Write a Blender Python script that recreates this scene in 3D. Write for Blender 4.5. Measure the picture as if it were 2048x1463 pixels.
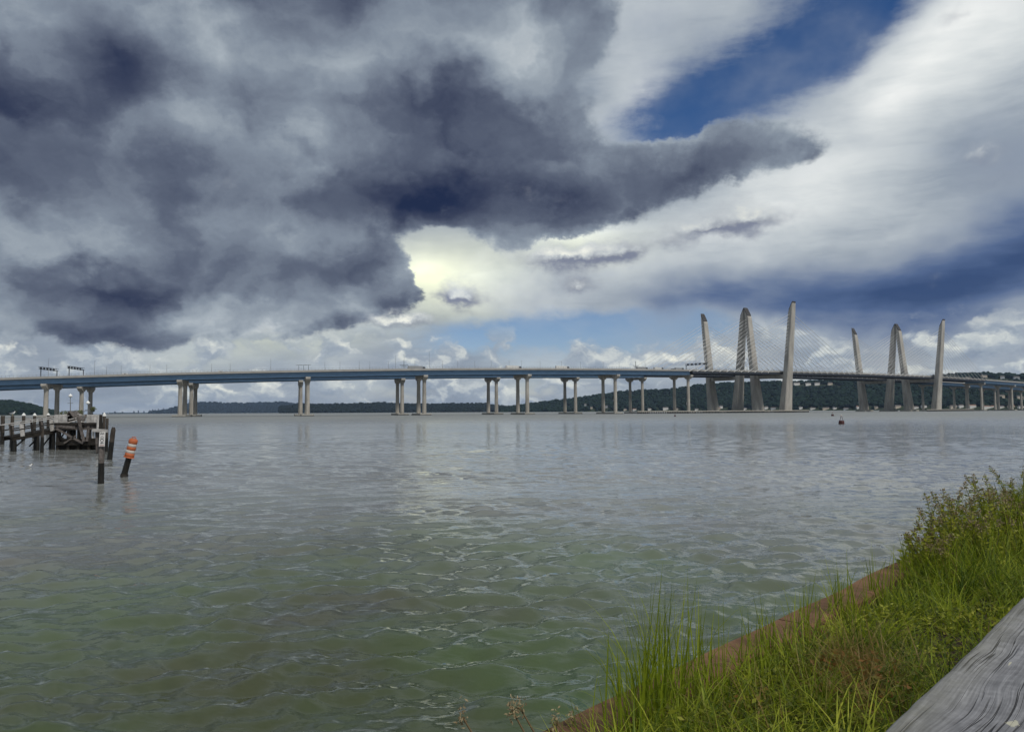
import bpy, math, random
import numpy as np
from mathutils import Vector, Matrix

scene = bpy.context.scene
for _o in list(bpy.data.objects):
    bpy.data.objects.remove(_o, do_unlink=True)
COL = scene.collection
R_ = math.radians
rng = np.random.default_rng(7)
random.seed(7)

# ------------------------------------------------------------------ camera
F_PX, CX, CY = 1577.0, 1024.0, 731.5          # focal length and centre in pixels of the 2048 px wide photograph
CAM = Vector((0.0, 0.0, 3.1))                 # eye about 1.65 m above the bank, 3.1 m above the river
PITCH, ROLL = R_(3.30), 0.0055
fw = Vector((0, math.cos(PITCH), math.sin(PITCH)))
rt0 = Vector((1, 0, 0)); up0 = rt0.cross(fw)
rt = rt0 * math.cos(ROLL) - up0 * math.sin(ROLL)
up = up0 * math.cos(ROLL) + rt0 * math.sin(ROLL)
cam_data = bpy.data.cameras.new('camera')
cam_data.sensor_width = 36.0
cam_data.lens = F_PX / 2048.0 * 36.0
cam_data.clip_start = 0.05
cam_data.clip_end = 60000.0
cam = bpy.data.objects.new('camera', cam_data)
COL.objects.link(cam)
M = Matrix.Identity(4)
for i in range(3):
    M[i][0] = rt[i]; M[i][1] = up[i]; M[i][2] = -fw[i]; M[i][3] = CAM[i]
cam.matrix_world = M
scene.camera = cam

def ray(px, py):
    return (fw + rt * ((px - CX) / F_PX) + up * ((CY - py) / F_PX)).normalized()
def azel(px, py):
    d = ray(px, py)
    return math.degrees(math.atan2(d.x, d.y)), math.degrees(math.asin(d.z))
def on_z(px, py, z=0.0):
    d = ray(px, py); t = (z - CAM.z) / d.z
    return CAM + d * t
def at_depth(px, py, depth):
    d = ray(px, py)
    return CAM + d * (depth / d.y)

# ------------------------------------------------------------------ light and exposure
HAZE = 2.7e-5
SUN_AZ, SUN_EL = 142.0, 50.0                   # degrees; high over the viewer's right shoulder
sun_data = bpy.data.lights.new('sun', 'SUN')
sun_data.energy = 2.6
sun_data.angle = R_(9.0)
sun_data.color = (1.0, 0.95, 0.87)
sun = bpy.data.objects.new('sun', sun_data)
COL.objects.link(sun)
sd = Vector((math.sin(R_(SUN_AZ)) * math.cos(R_(SUN_EL)), math.cos(R_(SUN_AZ)) * math.cos(R_(SUN_EL)), math.sin(R_(SUN_EL))))
sun.rotation_euler = sd.to_track_quat('Z', 'Y').to_euler()
sun.location = (0, 0, 60)
vs = scene.view_settings
vs.view_transform = 'Standard'; vs.look = 'None'; vs.exposure = 0.0; vs.gamma = 1.0
vs.use_curve_mapping = False
scene.cycles.max_bounces = 6
scene.cycles.volume_bounces = 0
scene.cycles.use_adaptive_sampling = True
scene.cycles.adaptive_threshold = 0.015
# ------------------------------------------------------------------ world: Nishita sky behind procedural clouds
world = bpy.data.worlds.new('World')
scene.world = world
world.use_nodes = True
WN, WL = world.node_tree.nodes, world.node_tree.links
WN.clear()
def wn(t, **kw):
    n = WN.new(t)
    for k, v in kw.items(): setattr(n, k, v)
    return n
def put(sock, v):
    if isinstance(v, bpy.types.NodeSocket): WL.new(v, sock)
    else: sock.default_value = v
def wmath(op, a, b=0.0, c=0.0, clamp=False):
    n = wn('ShaderNodeMath', operation=op, use_clamp=clamp)
    put(n.inputs[0], a); put(n.inputs[1], b); put(n.inputs[2], c)
    return n.outputs[0]
def wvec(op, a, b=(0, 0, 0), s=None):
    n = wn('ShaderNodeVectorMath', operation=op)
    put(n.inputs[0], a); put(n.inputs[1], b)
    if s is not None: put(n.inputs['Scale'], s)
    return n.outputs[0]
def wmix(f, a, b):
    n = wn('ShaderNodeMix', data_type='RGBA', blend_type='MIX')
    put(n.inputs['Factor'], f); put(n.inputs['A'], a); put(n.inputs['B'], b)
    return n.outputs['Result']
def wstep(x, lo, hi, a=0.0, b=1.0):
    n = wn('ShaderNodeMapRange', interpolation_type='SMOOTHSTEP')
    put(n.inputs['Value'], x)
    for k, v in (('From Min', lo), ('From Max', hi), ('To Min', a), ('To Max', b)): n.inputs[k].default_value = v
    return n.outputs['Result']
def wnoise(v, scale, detail=5.0, rough=0.55, color=False):
    n = wn('ShaderNodeTexNoise', noise_dimensions='2D')
    put(n.inputs['Vector'], v); n.inputs['Scale'].default_value = scale
    n.inputs['Detail'].default_value = detail; n.inputs['Roughness'].default_value = rough
    return n.outputs['Color'] if color else n.outputs['Fac']
def wramp(x, stops):
    n = wn('ShaderNodeValToRGB'); put(n.inputs[0], x); cr = n.color_ramp
    cr.elements[0].position, cr.elements[0].color = stops[0][0], srgb(*stops[0][1])
    cr.elements[1].position, cr.elements[1].color = stops[-1][0], srgb(*stops[-1][1])
    for p, c in stops[1:-1]: cr.elements.new(p).color = srgb(*c)
    return n.outputs[0]
def srgb(r, g, b):
    return tuple(((c / 255.0) / 12.92 if c / 255.0 <= 0.04045 else ((c / 255.0 + 0.055) / 1.055) ** 2.4) for c in (r, g, b)) + (1.0,)

tc = wn('ShaderNodeTexCoord')
D = tc.outputs['Generated']
sx = wn('ShaderNodeSeparateXYZ'); WL.new(D, sx.inputs[0])
az = wmath('MULTIPLY', wmath('ARCTAN2', sx.outputs['X'], sx.outputs['Y']), 57.29578)
el = wmath('MULTIPLY', wmath('ARCSINE', sx.outputs['Z']), 57.29578)
cb = wn('ShaderNodeCombineXYZ'); WL.new(az, cb.inputs['X']); WL.new(el, cb.inputs['Y'])
P0 = cb.outputs[0]
# position on a cloud ceiling overhead (softened so that it stays finite at the horizon)
zz = wmath('ADD', wmath('MAXIMUM', sx.outputs['Z'], -0.05), 0.60)
qc_ = wn('ShaderNodeCombineXYZ')
WL.new(wmath('DIVIDE', sx.outputs['X'], zz), qc_.inputs['X']); WL.new(wmath('DIVIDE', sx.outputs['Y'], zz), qc_.inputs['Y'])
Q = qc_.outputs[0]

def warp(base, amp_big, amp_small, sb, ss, seed, detail=4.0):
    v = wvec('ADD', Q, seed)
    a = wvec('MULTIPLY', wvec('SUBTRACT', wnoise(v, sb, 1.0, 0.5, True), (0.5, 0.5, 0.5)), (amp_big, amp_big * 0.6, 0))
    b = wvec('MULTIPLY', wvec('SUBTRACT', wnoise(v, ss, detail, 0.64, True), (0.5, 0.5, 0.5)), (amp_small, amp_small * 0.7, 0))
    return wvec('ADD', wvec('ADD', base, a), b)

def blobs(coord, lst, start=0.0):
    """sum of soft ellipses (x, y, rx, ry, rot, weight), written in photograph pixels and turned into azimuth / elevation"""
    acc = start
    for (x, y, rx, ry, rot, w) in lst:
        a, e = azel(x, y)
        k = math.degrees(1.0 / F_PX) * math.cos(R_(a)) ** 0.7
        mp = wn('ShaderNodeMapping', vector_type='TEXTURE')
        put(mp.inputs['Vector'], coord)
        mp.inputs['Location'].default_value = (a, e, 0)
        mp.inputs['Rotation'].default_value = (0, 0, R_(rot))
        mp.inputs['Scale'].default_value = (rx * k, ry * k, 1)
        g = wn('ShaderNodeTexGradient', gradient_type='QUADRATIC_SPHERE')
        WL.new(mp.outputs[0], g.inputs['Vector'])
        acc = wmath('MULTIPLY_ADD', g.outputs['Fac'], w, acc)
    return acc
def cen(x, k):                                   # k * (x - 0.5)
    return wmath('MULTIPLY_ADD', x, k, -0.5 * k)

# --- thin bright cloud, warm glow in the gap
Ps = warp(P0, 7.0, 2.8, 1.9, 6.0, (3.1, 1.7, 0), 3.0)
lite = blobs(Ps, [
    (1960, 60, 420, 260, 30, 0.75), (1800, 230, 460, 190, 30, 0.50), (1500, 430, 460, 170, 12, 0.50),
    (1180, 490, 300, 130, 0, 0.55), (840, 535, 230, 140, -10, 1.1), (1010, 590, 300, 120, 0, 0.55),
    (560, 690, 380, 70, 0, 0.20), (1290, 225, 140, 170, -20, 0.9), (1900, 720, 320, 60, 0, 0.25),
    (1640, 590, 420, 90, 0, -0.25), (1400, 575, 340, 70, 0, -0.20), (1900, 330, 200, 90, 0, -0.20)], 0.0)
n_soft = wnoise(wvec('ADD', Q, (5, 2, 0)), 4.0, 5.0, 0.5)
stk = wn('ShaderNodeMapping'); WL.new(P0, stk.inputs['Vector']); stk.inputs['Rotation'].default_value = (0, 0, R_(-28)); stk.inputs['Scale'].default_value = (0.05, 0.24, 1)
wisp = wnoise(wvec('ADD', stk.outputs[0], wvec('SCALE', wnoise(Q, 5.0, 3.0, 0.5, True), s=0.35)), 2.2, 6.0, 0.6)
lite = wmath('ADD', wmath('ADD', lite, cen(n_soft, 0.8)), cen(wisp, 0.75))
thin_c = wramp(wmath('MULTIPLY_ADD', lite, 0.62, 0.36), [(0.0, (112, 124, 146)), (0.28, (148, 159, 172)), (0.5, (186, 194, 200)), (0.72, (218, 223, 224)), (1.0, (252, 253, 250))])
warm = blobs(Ps, [(850, 555, 340, 170, 0, 1.3), (1150, 490, 260, 100, 0, 0.6), (560, 690, 420, 90, 0, 0.45)])
col = wmix(wmath('MULTIPLY', warm, 0.8, clamp=True), thin_c, srgb(236, 240, 205))

# --- openings of blue sky
nish = wn('ShaderNodeTexSky', sky_type='NISHITA', sun_disc=False)
nish.sun_elevation = R_(SUN_EL); nish.sun_rotation = R_(SUN_AZ)
nish.air_density = 1.0; nish.dust_density = 0.0; nish.ozone_density = 2.0; nish.altitude = 0
hs = wn('ShaderNodeHueSaturation'); WL.new(nish.outputs[0], hs.inputs['Color'])
hs.inputs['Saturation'].default_value = 1.28; WL.new(wstep(el, 3.0, 14.0, 1.1, 0.92), hs.inputs['Value'])
tn = wn('ShaderNodeMix', data_type='RGBA', blend_type='MULTIPLY'); tn.inputs['Factor'].default_value = 1.0; WL.new(hs.outputs[0], tn.inputs['A']); tn.inputs['B'].default_value = (0.95, 0.93, 1.14, 1)
Ph = warp(P0, 5.0, 5.0, 2.2, 5.0, (4.4, 0.9, 0), 7.0)
hole = blobs(Ph, [
    (1580, 90, 470, 190, 22, 1.9), (1370, 240, 300, 150, 28, 1.5), (1740, 20, 260, 120, 20, 0.9),
    (1130, 680, 540, 95, 0, 3.0), (1400, 660, 180, 80, 0, 1.1), (1640, 625, 130, 56, 0, 0.9), (1000, 785, 900, 60, 0, 0.8)], 0.0)
hole = wmath('ADD', hole, cen(wisp, 1.3))
hole_a = wstep(hole, 0.05, 1.25, 0.0, 1.0)

# --- blue-grey rain cloud low on the right
rain = blobs(Ps, [(2000, 540, 620, 200, 5, 1.7), (1760, 580, 520, 130, 0, 1.1), (2200, 500, 420, 220, 0, 0.9), (1420, 585, 600, 100, 0, 1.0)])
rain = wmath('ADD', rain, cen(wnoise(wvec('ADD', Q, (8, 1, 0)), 5.0, 5.0, 0.5), 1.3))
rain_a = wstep(rain, -0.10, 0.90, 0.0, 0.95)
rain_c = wramp(wmath('MULTIPLY_ADD', wmath('ADD', rain, cen(wisp, 1.6)), 0.5, 0.0), [(0.0, (156, 166, 180)), (0.35, (112, 128, 156)), (0.65, (76, 98, 138)), (1.0, (44, 70, 114))])

# --- storm cloud
seed = (0.7, 2.9, 0)
Pc = warp(P0, 4.2, 4.6, 2.4, 7.0, seed, 6.0)
mass = blobs(Pc, [
    (150, 330, 640, 520, 0, 1.7), (560, 330, 560, 330, 0, 1.5), (880, 180, 460, 360, 0, 1.6), (1010, 330, 360, 210, 0, 1.3),
    (1290, 340, 330, 120, 6, 1.2), (1500, 308, 260, 105, 6, 1.15), (1060, 420, 440, 120, 0, 1.0), (300, 550, 640, 190, 0, 2.1), (160, 600, 520, 120, 0, 1.4),
    (640, 560, 280, 150, 0, 1.2), (770, 585, 150, 110, 0, 1.1), (640, 20, 760, 260, 0, 1.3),
    (1110, 60, 290, 210, 0, 1.0), (-300, 300, 700, 600, 0, 1.4),
    (870, 540, 160, 100, 0, -1.6), (1110, 480, 130, 30, 8, -0.6), (1320, 215, 110, 130, 0, -1.3)])
nz = wnoise(wvec('ADD', Q, seed), 9.0, 8.0, 0.60)
mass = wmath('ADD', mass, cen(nz, 0.85))
storm_a = wstep(mass, 0.28, 0.54)
# rounded billows, lit from above
Db = wvec('ADD', wvec('ADD', Q, seed), wvec('SCALE', wvec('SUBTRACT', wnoise(Q, 4.4, 7.0, 0.57, True), (0.5, 0.5, 0.5)), s=0.34))
def billow(v, scale, detail):
    n = wn('ShaderNodeTexVoronoi', feature='SMOOTH_F1', voronoi_dimensions='2D')
    put(n.inputs['Vector'], v); n.inputs['Scale'].default_value = scale
    n.inputs['Detail'].default_value = detail; n.inputs['Roughness'].default_value = 0.45; n.inputs['Smoothness'].default_value = 0.6
    return n.outputs['Distance']
sun_q = Vector((0, -1, 0)) * 0.10
rel = wmath('SUBTRACT', billow(wvec('ADD', Db, tuple(sun_q)), 3.1, 1.5), billow(Db, 3.1, 1.5))
soft = cen(wnoise(wvec('ADD', Db, (9, 9, 0)), 3.4, 5.0, 0.48), 1.0)
shade = blobs(Pc, [
    # dark bellies
    (860, 405, 480, 110, 4, -0.56), (300, 530, 560, 130, 0, -0.10), (600, 385, 380, 110, 6, -0.24), (1140, 400, 260, 80, 0, -0.24), (230, 110, 230, 150, -20, -0.38),
    (300, 330, 360, 190, 0, -0.20), (20, 350, 280, 240, 0, -0.20), (480, 520, 420, 90, 0, -0.08), (250, 590, 460, 70, 0, -0.12),
    (1200, 185, 100, 130, 0, -0.16), (700, 20, 190, 70, -20, -0.20), (450, 5, 280, 70, 0, -0.28),
    (1590, 320, 110, 44, 0, -0.16), (1350, 352, 230, 50, 6, -0.18),
    # paler shoulders
    (430, 120, 190, 170, 0, 0.38), (400, 250, 130, 90, 0, 0.20), (700, 110, 240, 160, 0, 0.18), (1060, 120, 220, 190, 0, 0.18),
    (620, 240, 170, 110, -30, 0.16), (1000, 270, 300, 100, 0, 0.12), (330, 470, 280, 80, 0, 0.08), (770, 550, 110, 70, 0, 0.16),
    (330, 650, 460, 44, 0, 0.18), (60, 40, 260, 120, 0, 0.10), (1360, 285, 240, 46, 0, 0.18)], 0.375)
shade = wmath('MULTIPLY_ADD', rel, 0.74, shade)
shade = wmath('MULTIPLY_ADD', soft, 0.42, shade)
shade = wmath('MULTIPLY_ADD', wstep(mass, 0.30, 0.80, 1.0, 0.0), 0.20, shade)
shade = wmath('MULTIPLY_ADD', cen(wnoise(wvec('ADD', Db, (3, 6, 0)), 11.0, 6.0, 0.6), 1.0), 0.22, wmath('MULTIPLY_ADD', shade, 0.80, 0.135))
storm_c = wramp(shade, [(0.0, (30, 42, 72)), (0.16, (58, 66, 89)), (0.36, (94, 103, 121)), (0.54, (130, 141, 155)), (0.72, (166, 176, 185)), (1.0, (226, 230, 230))])

# --- small grey clouds with bright tops under the storm
plist = [(1140, 512, 220, 56, 4, 1.1), (1240, 500, 110, 66, 0, 0.8), (1420, 460, 240, 54, 4, 0.8), (1500, 438, 140, 60, 0, 0.6),
         (920, 592, 90, 64, 0, 1.2), (800, 636, 170, 34, 0, 0.8), (1165, 568, 120, 40, -6, 0.6), (1960, 295, 150, 50, 10, 0.4), (1910, 30, 90, 44, 0, 0.35)]
Pp = warp(P0, 1.4, 2.6, 6.0, 17.0, (6, 3, 0), 5.0)
pm = wmath('ADD', blobs(Pp, plist), cen(wnoise(wvec('ADD', Q, (6, 3, 0)), 14.0, 5.0, 0.6), 0.8))
pm2 = wmath('ADD', blobs(wvec('ADD', Pp, (0, 0.7, 0)), plist), cen(wnoise(wvec('ADD', Q, (6, 2.94, 0)), 14.0, 5.0, 0.6), 0.8))
pa = wstep(pm, 0.08, 0.75)
pc = wramp(wmath('SUBTRACT', pm, pm2), [(0.0, (126, 133, 152)), (0.12, (146, 152, 164)), (0.38, (192, 198, 202)), (0.75, (244, 245, 234))])

# --- fair-weather cumulus towards the horizon
ch = wvec('MULTIPLY', P0, (0.10, 0.16, 0))
chw = wvec('ADD', ch, wvec('SCALE', wvec('SUBTRACT', wnoise(ch, 4.0, 5.0, 0.6, True), (0.5, 0.5, 0.5)), s=0.30))
cn1 = wnoise(chw, 2.7, 5.0, 0.5)
cn2 = wnoise(wvec('ADD', chw, (0.02, 0.07, 0)), 2.7, 5.0, 0.5)
band = wmath('MULTIPLY', wstep(el, -1.0, 0.8), wstep(el, 4.2, 7.0, 1.0, 0.0))
qgap = blobs(Pp, [(1120, 668, 360, 70, 0, 0.15), (1330, 655, 140, 60, 0, 0.12), (1640, 622, 120, 50, 0, 0.15)])
qm = wmath('MULTIPLY', wstep(wmath('SUBTRACT', cn1, qgap), 0.44, 0.60), band)
qc = wramp(wmath('MULTIPLY_ADD', wmath('SUBTRACT', cn1, cn2), 1.9, 0.40), [(0.0, (128, 142, 162)), (0.38, (164, 175, 186)), (0.66, (212, 217, 214)), (0.9, (250, 250, 236))])

cloud = wn('ShaderNodeBackground'); skyb = wn('ShaderNodeBackground')
col = wmix(rain_a, col, rain_c)
col = wmix(qm, col, qc)
col = wmix(storm_a, col, storm_c)
col = wmix(pa, col, pc)
open_sky = hole_a
for a_ in (rain_a, qm, storm_a, pa):
    open_sky = wmath('MULTIPLY', open_sky, wmath('SUBTRACT', 1.0, a_))
gapg = blobs(Ps, [(830, 545, 150, 90, -10, 0.35), (1150, 470, 180, 50, 8, 0.6), (960, 550, 220, 80, 0, 0.3)])
gain = wmath('MULTIPLY_ADD', wmath('MULTIPLY', gapg, wmath('SUBTRACT', 1.0, storm_a)), 1.0, 1.0)
WL.new(wvec('SCALE', col, s=gain), cloud.inputs['Color']); cloud.inputs['Strength'].default_value = 1.0
WL.new(tn.outputs['Result'], skyb.inputs['Color']); skyb.inputs['Strength'].default_value = 0.06
mixs = wn('ShaderNodeMixShader')
WL.new(open_sky, mixs.inputs[0]); WL.new(cloud.outputs[0], mixs.inputs[1]); WL.new(skyb.outputs[0], mixs.inputs[2])
wo = wn('ShaderNodeOutputWorld'); WL.new(mixs.outputs[0], wo.inputs['Surface'])
world.cycles.sampling_method = 'NONE'
# ------------------------------------------------------------------ materials
def mat(name, rgb, rough=0.8, var=0.25, scale=3.0, rgb2=None, bump=0.0, bscale=20.0, metallic=0.0, detail=5.0, spec=0.3, stretch=(1, 1, 1), coords='Object'):
    m = bpy.data.materials.new(name); m.use_nodes = True
    nt = m.node_tree; nd, lk = nt.nodes, nt.links
    p = nd['Principled BSDF']
    p.inputs['Roughness'].default_value = rough; p.inputs['Metallic'].default_value = metallic
    p.inputs['Specular IOR Level'].default_value = spec
    t = nd.new('ShaderNodeTexCoord'); mp = nd.new('ShaderNodeMapping'); lk.new(t.outputs[coords], mp.inputs[0])
    mp.inputs['Scale'].default_value = stretch
    n = nd.new('ShaderNodeTexNoise'); lk.new(mp.outputs[0], n.inputs['Vector'])
    n.inputs['Scale'].default_value = scale; n.inputs['Detail'].default_value = detail; n.inputs['Roughness'].default_value = 0.62
    r = nd.new('ShaderNodeValToRGB'); lk.new(n.outputs['Fac'], r.inputs[0])
    a = rgb; b = rgb2 or tuple(min(1.0, c * (1 + var)) for c in rgb)
    if rgb2 is None: a = tuple(c * (1 - var) for c in rgb)
    r.color_ramp.elements[0].position = 0.32; r.color_ramp.elements[1].position = 0.68
    r.color_ramp.elements[0].color = (*a, 1); r.color_ramp.elements[1].color = (*b, 1)
    lk.new(r.outputs[0], p.inputs['Base Color'])
    if bump:
        nb = nd.new('ShaderNodeTexNoise'); lk.new(mp.outputs[0], nb.inputs['Vector'])
        nb.inputs['Scale'].default_value = bscale; nb.inputs['Detail'].default_value = 5
        bp = nd.new('ShaderNodeBump'); bp.inputs['Strength'].default_value = bump; bp.inputs['Distance'].default_value = 0.05
        lk.new(nb.outputs['Fac'], bp.inputs['Height']); lk.new(bp.outputs[0], p.inputs['Normal'])
    return m

MT = dict(
    concrete=mat('concrete', (0.32, 0.30, 0.265), 0.85, 0.28, 0.25, bump=0.1, bscale=2.0, stretch=(1, 1, 0.3)),
    tower=mat('tower_concrete', (0.33, 0.312, 0.28), 0.85, 0.26, 0.16, bump=0.1, bscale=1.5, stretch=(1, 1, 0.25)),
    tower_cap=mat('tower_cap_metal', (0.045, 0.042, 0.04), 0.6, 0.2, 0.3),
    steel=mat('blue_steel', (0.14, 0.24, 0.37), 0.5, 0.14, 0.2, stretch=(1, 1, 3)),
    dark_steel=mat('dark_steel', (0.035, 0.04, 0.05), 0.5, 0.2, 0.5),
    deck=mat('deck_concrete', (0.30, 0.29, 0.27), 0.85, 0.12, 0.2),
    cable=mat('cable_sheath', (0.50, 0.50, 0.49), 0.45, 0.05, 1.0),
    galv=mat('galvanised_steel', (0.20, 0.21, 0.22), 0.5, 0.15, 1.0, metallic=0.3),
    fender=mat('fender_concrete', (0.36, 0.34, 0.30), 0.9, 0.2, 0.6),
    footing=mat('footing_concrete', (0.30, 0.29, 0.26), 0.9, 0.2, 0.4),
    footing_wet=mat('wet_concrete', (0.02, 0.02, 0.02), 0.6, 0.3, 0.6),
    white=mat('white_paint', (0.62, 0.62, 0.60), 0.6, 0.12, 6.0),
    glass=mat('dark_glass', (0.02, 0.025, 0.03), 0.1, 0.1, 1.0, spec=0.6),
    tyre=mat('tyre_rubber', (0.015, 0.015, 0.015), 0.8, 0.1, 1.0),
    pile=mat('weathered_pile', (0.022, 0.018, 0.015), 0.9, 0.45, 5.0, rgb2=(0.095, 0.08, 0.066), bump=0.6, bscale=14.0, stretch=(1, 1, 0.15)),
    pile_wet=mat('wet_pile', (0.012, 0.011, 0.009), 0.45, 0.5, 6.0, bump=0.6, bscale=14.0, stretch=(1, 1, 0.3)),
    oldwood=mat('old_timber', (0.045, 0.04, 0.036), 0.9, 0.4, 4.0, rgb2=(0.17, 0.148, 0.137), bump=0.4, bscale=12.0),
    greywood=mat('bleached_timber', (0.26, 0.25, 0.235), 0.9, 0.3, 4.0, rgb2=(0.52, 0.50, 0.48), bump=0.3, bscale=12.0),
    darkwood=mat('creosote_timber', (0.02, 0.017, 0.014), 0.8, 0.4, 3.0),
    orange=mat('orange_plastic', (0.40, 0.11, 0.042), 0.6, 0.18, 5.0),
    reflect=mat('white_band', (0.50, 0.46, 0.42), 0.5, 0.12, 6.0),
    sign=mat('sign_face', (0.66, 0.64, 0.62), 0.5, 0.08, 9.0),
    ink=mat('sign_ink', (0.03, 0.03, 0.04), 0.6, 0.2, 9.0),
    red_ink=mat('sign_red_ink', (0.30, 0.12, 0.09), 0.6, 0.2, 9.0),
    gull=mat('gull_feather', (0.66, 0.66, 0.65), 0.8, 0.08, 9.0),
    gull_wing=mat('gull_wing', (0.22, 0.23, 0.25), 0.8, 0.15, 9.0),
    beak=mat('beak', (0.55, 0.36, 0.06), 0.6, 0.1, 9.0),
    buoy=mat('buoy_red', (0.05, 0.014, 0.014), 0.6, 0.25, 2.0),
    rock=mat('rubble', (0.10, 0.10, 0.10), 0.9, 0.4, 3.0, rgb2=(0.30, 0.29, 0.28), bump=0.4),
    soil=mat('soil', (0.035, 0.026, 0.016), 1.0, 0.4, 6.0, bump=0.5, bscale=25.0),
    rust=mat('rusty_steel', (0.085, 0.044, 0.023), 0.9, 0.35, 2.6, rgb2=(0.19, 0.102, 0.054), bump=0.25, bscale=40.0, detail=8.0),
    roof=mat('roof_shingle', (0.10, 0.09, 0.085), 0.9, 0.25, 0.5),
    roof2=mat('brown_roof', (0.20, 0.12, 0.09), 0.9, 0.25, 0.5),
    wall_w=mat('white_siding', (0.62, 0.61, 0.58), 0.8, 0.08, 0.5),
    wall_c=mat('cream_siding', (0.48, 0.42, 0.34), 0.8, 0.08, 0.5),
    wall_g=mat('grey_siding', (0.32, 0.34, 0.36), 0.8, 0.08, 0.5),
    skyl=mat('far_masonry', (0.10, 0.11, 0.13), 0.8, 0.1, 0.02),
    hill=mat('hill_soil', (0.022, 0.032, 0.014), 1.0, 0.3, 0.01),
    leaf_far=mat('far_foliage', (0.005, 0.010, 0.011), 0.95, 0.5, 0.035, rgb2=(0.017, 0.034, 0.022), detail=6.0, spec=0.1),
    leaf_mid=mat('wooded_ridge_foliage', (0.006, 0.010, 0.011), 0.95, 0.4, 0.02, rgb2=(0.014, 0.022, 0.018), detail=6.0, spec=0.1),
    brown_car=mat('vehicle_dark', (0.03, 0.035, 0.045), 0.35, 0.1, 1.0, spec=0.5),
    trailer=mat('vehicle_white', (0.60, 0.60, 0.58), 0.5, 0.06, 0.3),
    trailer_g=mat('vehicle_grey', (0.26, 0.27, 0.28), 0.5, 0.06, 0.3),
    lampglow=mat('lamp_globe', (0.75, 0.75, 0.73), 0.4, 0.03, 5.0),
)

# ------------------------------------------------------------------ mesh helpers
class MB:
    """collects simple shapes in world coordinates and links them as ONE mesh object"""
    def __init__(self): self.v = []; self.f = []; self.mi = []; self.smooth = []
    def add(self, vs, fs, mi=0, smooth=False):
        o = len(self.v); self.v += [tuple(p) for p in vs]
        for f in fs: self.f.append(tuple(i + o for i in f)); self.mi.append(mi); self.smooth.append(smooth)
        return self
    def box(self, c, size, ax=None, mi=0):
        c = Vector(c); X, Y, Z = ax or (Vector((1, 0, 0)), Vector((0, 1, 0)), Vector((0, 0, 1)))
        h = [s / 2 for s in size]
        vs = [c + X * (a * h[0]) + Y * (b * h[1]) + Z * (d * h[2]) for d in (-1, 1) for (a, b) in ((-1, -1), (1, -1), (1, 1), (-1, 1))]
        return self.add(vs, [(3, 2, 1, 0), (4, 5, 6, 7), (0, 1, 5, 4), (1, 2, 6, 5), (2, 3, 7, 6), (3, 0, 4, 7)], mi)
    def bar(self, p, q, w, h, upv=(0, 0, 1), mi=0):
        p, q = Vector(p), Vector(q); X = (q - p); L = X.length; X.normalize()
        u = Vector(upv)
        if abs(X.dot(u)) > 0.98: u = Vector((0, 1, 0))
        Y = u.cross(X).normalized(); Z = X.cross(Y)
        return self.box((p + q) / 2, (L, w, h), (X, Y, Z), mi)
    def rings(self, pts, radii, n=12, mi=0, smooth=True, caps=True, jitter=0.0):
        pts = [Vector(p) for p in pts]; vs = []; fs = []
        for k, (p, r) in enumerate(zip(pts, radii)):
            t = (pts[min(k + 1, len(pts) - 1)] - pts[max(k - 1, 0)])
            if t.length < 1e-9: t = Vector((0, 0, 1))
            t.normalize(); u = Vector((0, 0, 1)) if abs(t.z) < 0.95 else Vector((1, 0, 0))
            a = u.cross(t).normalized(); b = t.cross(a)
            for i in range(n):
                w = 2 * math.pi * i / n; rr = r * (1 + (random.uniform(-jitter, jitter) if jitter else 0))
                vs.append(p + a * (math.cos(w) * rr) + b * (math.sin(w) * rr))
        for k in range(len(pts) - 1):
            for i in range(n):
                j = (i + 1) % n; fs.append((k * n + i, k * n + j, (k + 1) * n + j, (k + 1) * n + i))
        self.add(vs, fs, mi, smooth)
        if caps:
            self.add(vs[:n], [tuple(range(n - 1, -1, -1))], mi); self.add(vs[-n:], [tuple(range(n))], mi)
        return self
    def cyl(self, p, q, r, r2=None, n=12, mi=0, smooth=True):
        return self.rings([p, q], [r, r if r2 is None else r2], n, mi, smooth)
    def build(self, name, mats, parent=None):
        off = root_loc(parent)
        me = bpy.data.meshes.new(name)
        me.from_pydata([(x - off[0], y - off[1], z - off[2]) for x, y, z in self.v], [], self.f)
        for m in (mats if isinstance(mats, (list, tuple)) else [mats]): me.materials.append(MT[m] if isinstance(m, str) else m)
        me.polygons.foreach_set('material_index', self.mi); me.polygons.foreach_set('use_smooth', self.smooth)
        me.update()
        o = bpy.data.objects.new(name, me); COL.objects.link(o)
        if parent is not None: o.parent = parent
        return o
def root_loc(o):
    t = Vector((0, 0, 0))
    while o is not None:
        t += o.location; o = o.parent
    return t
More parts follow.
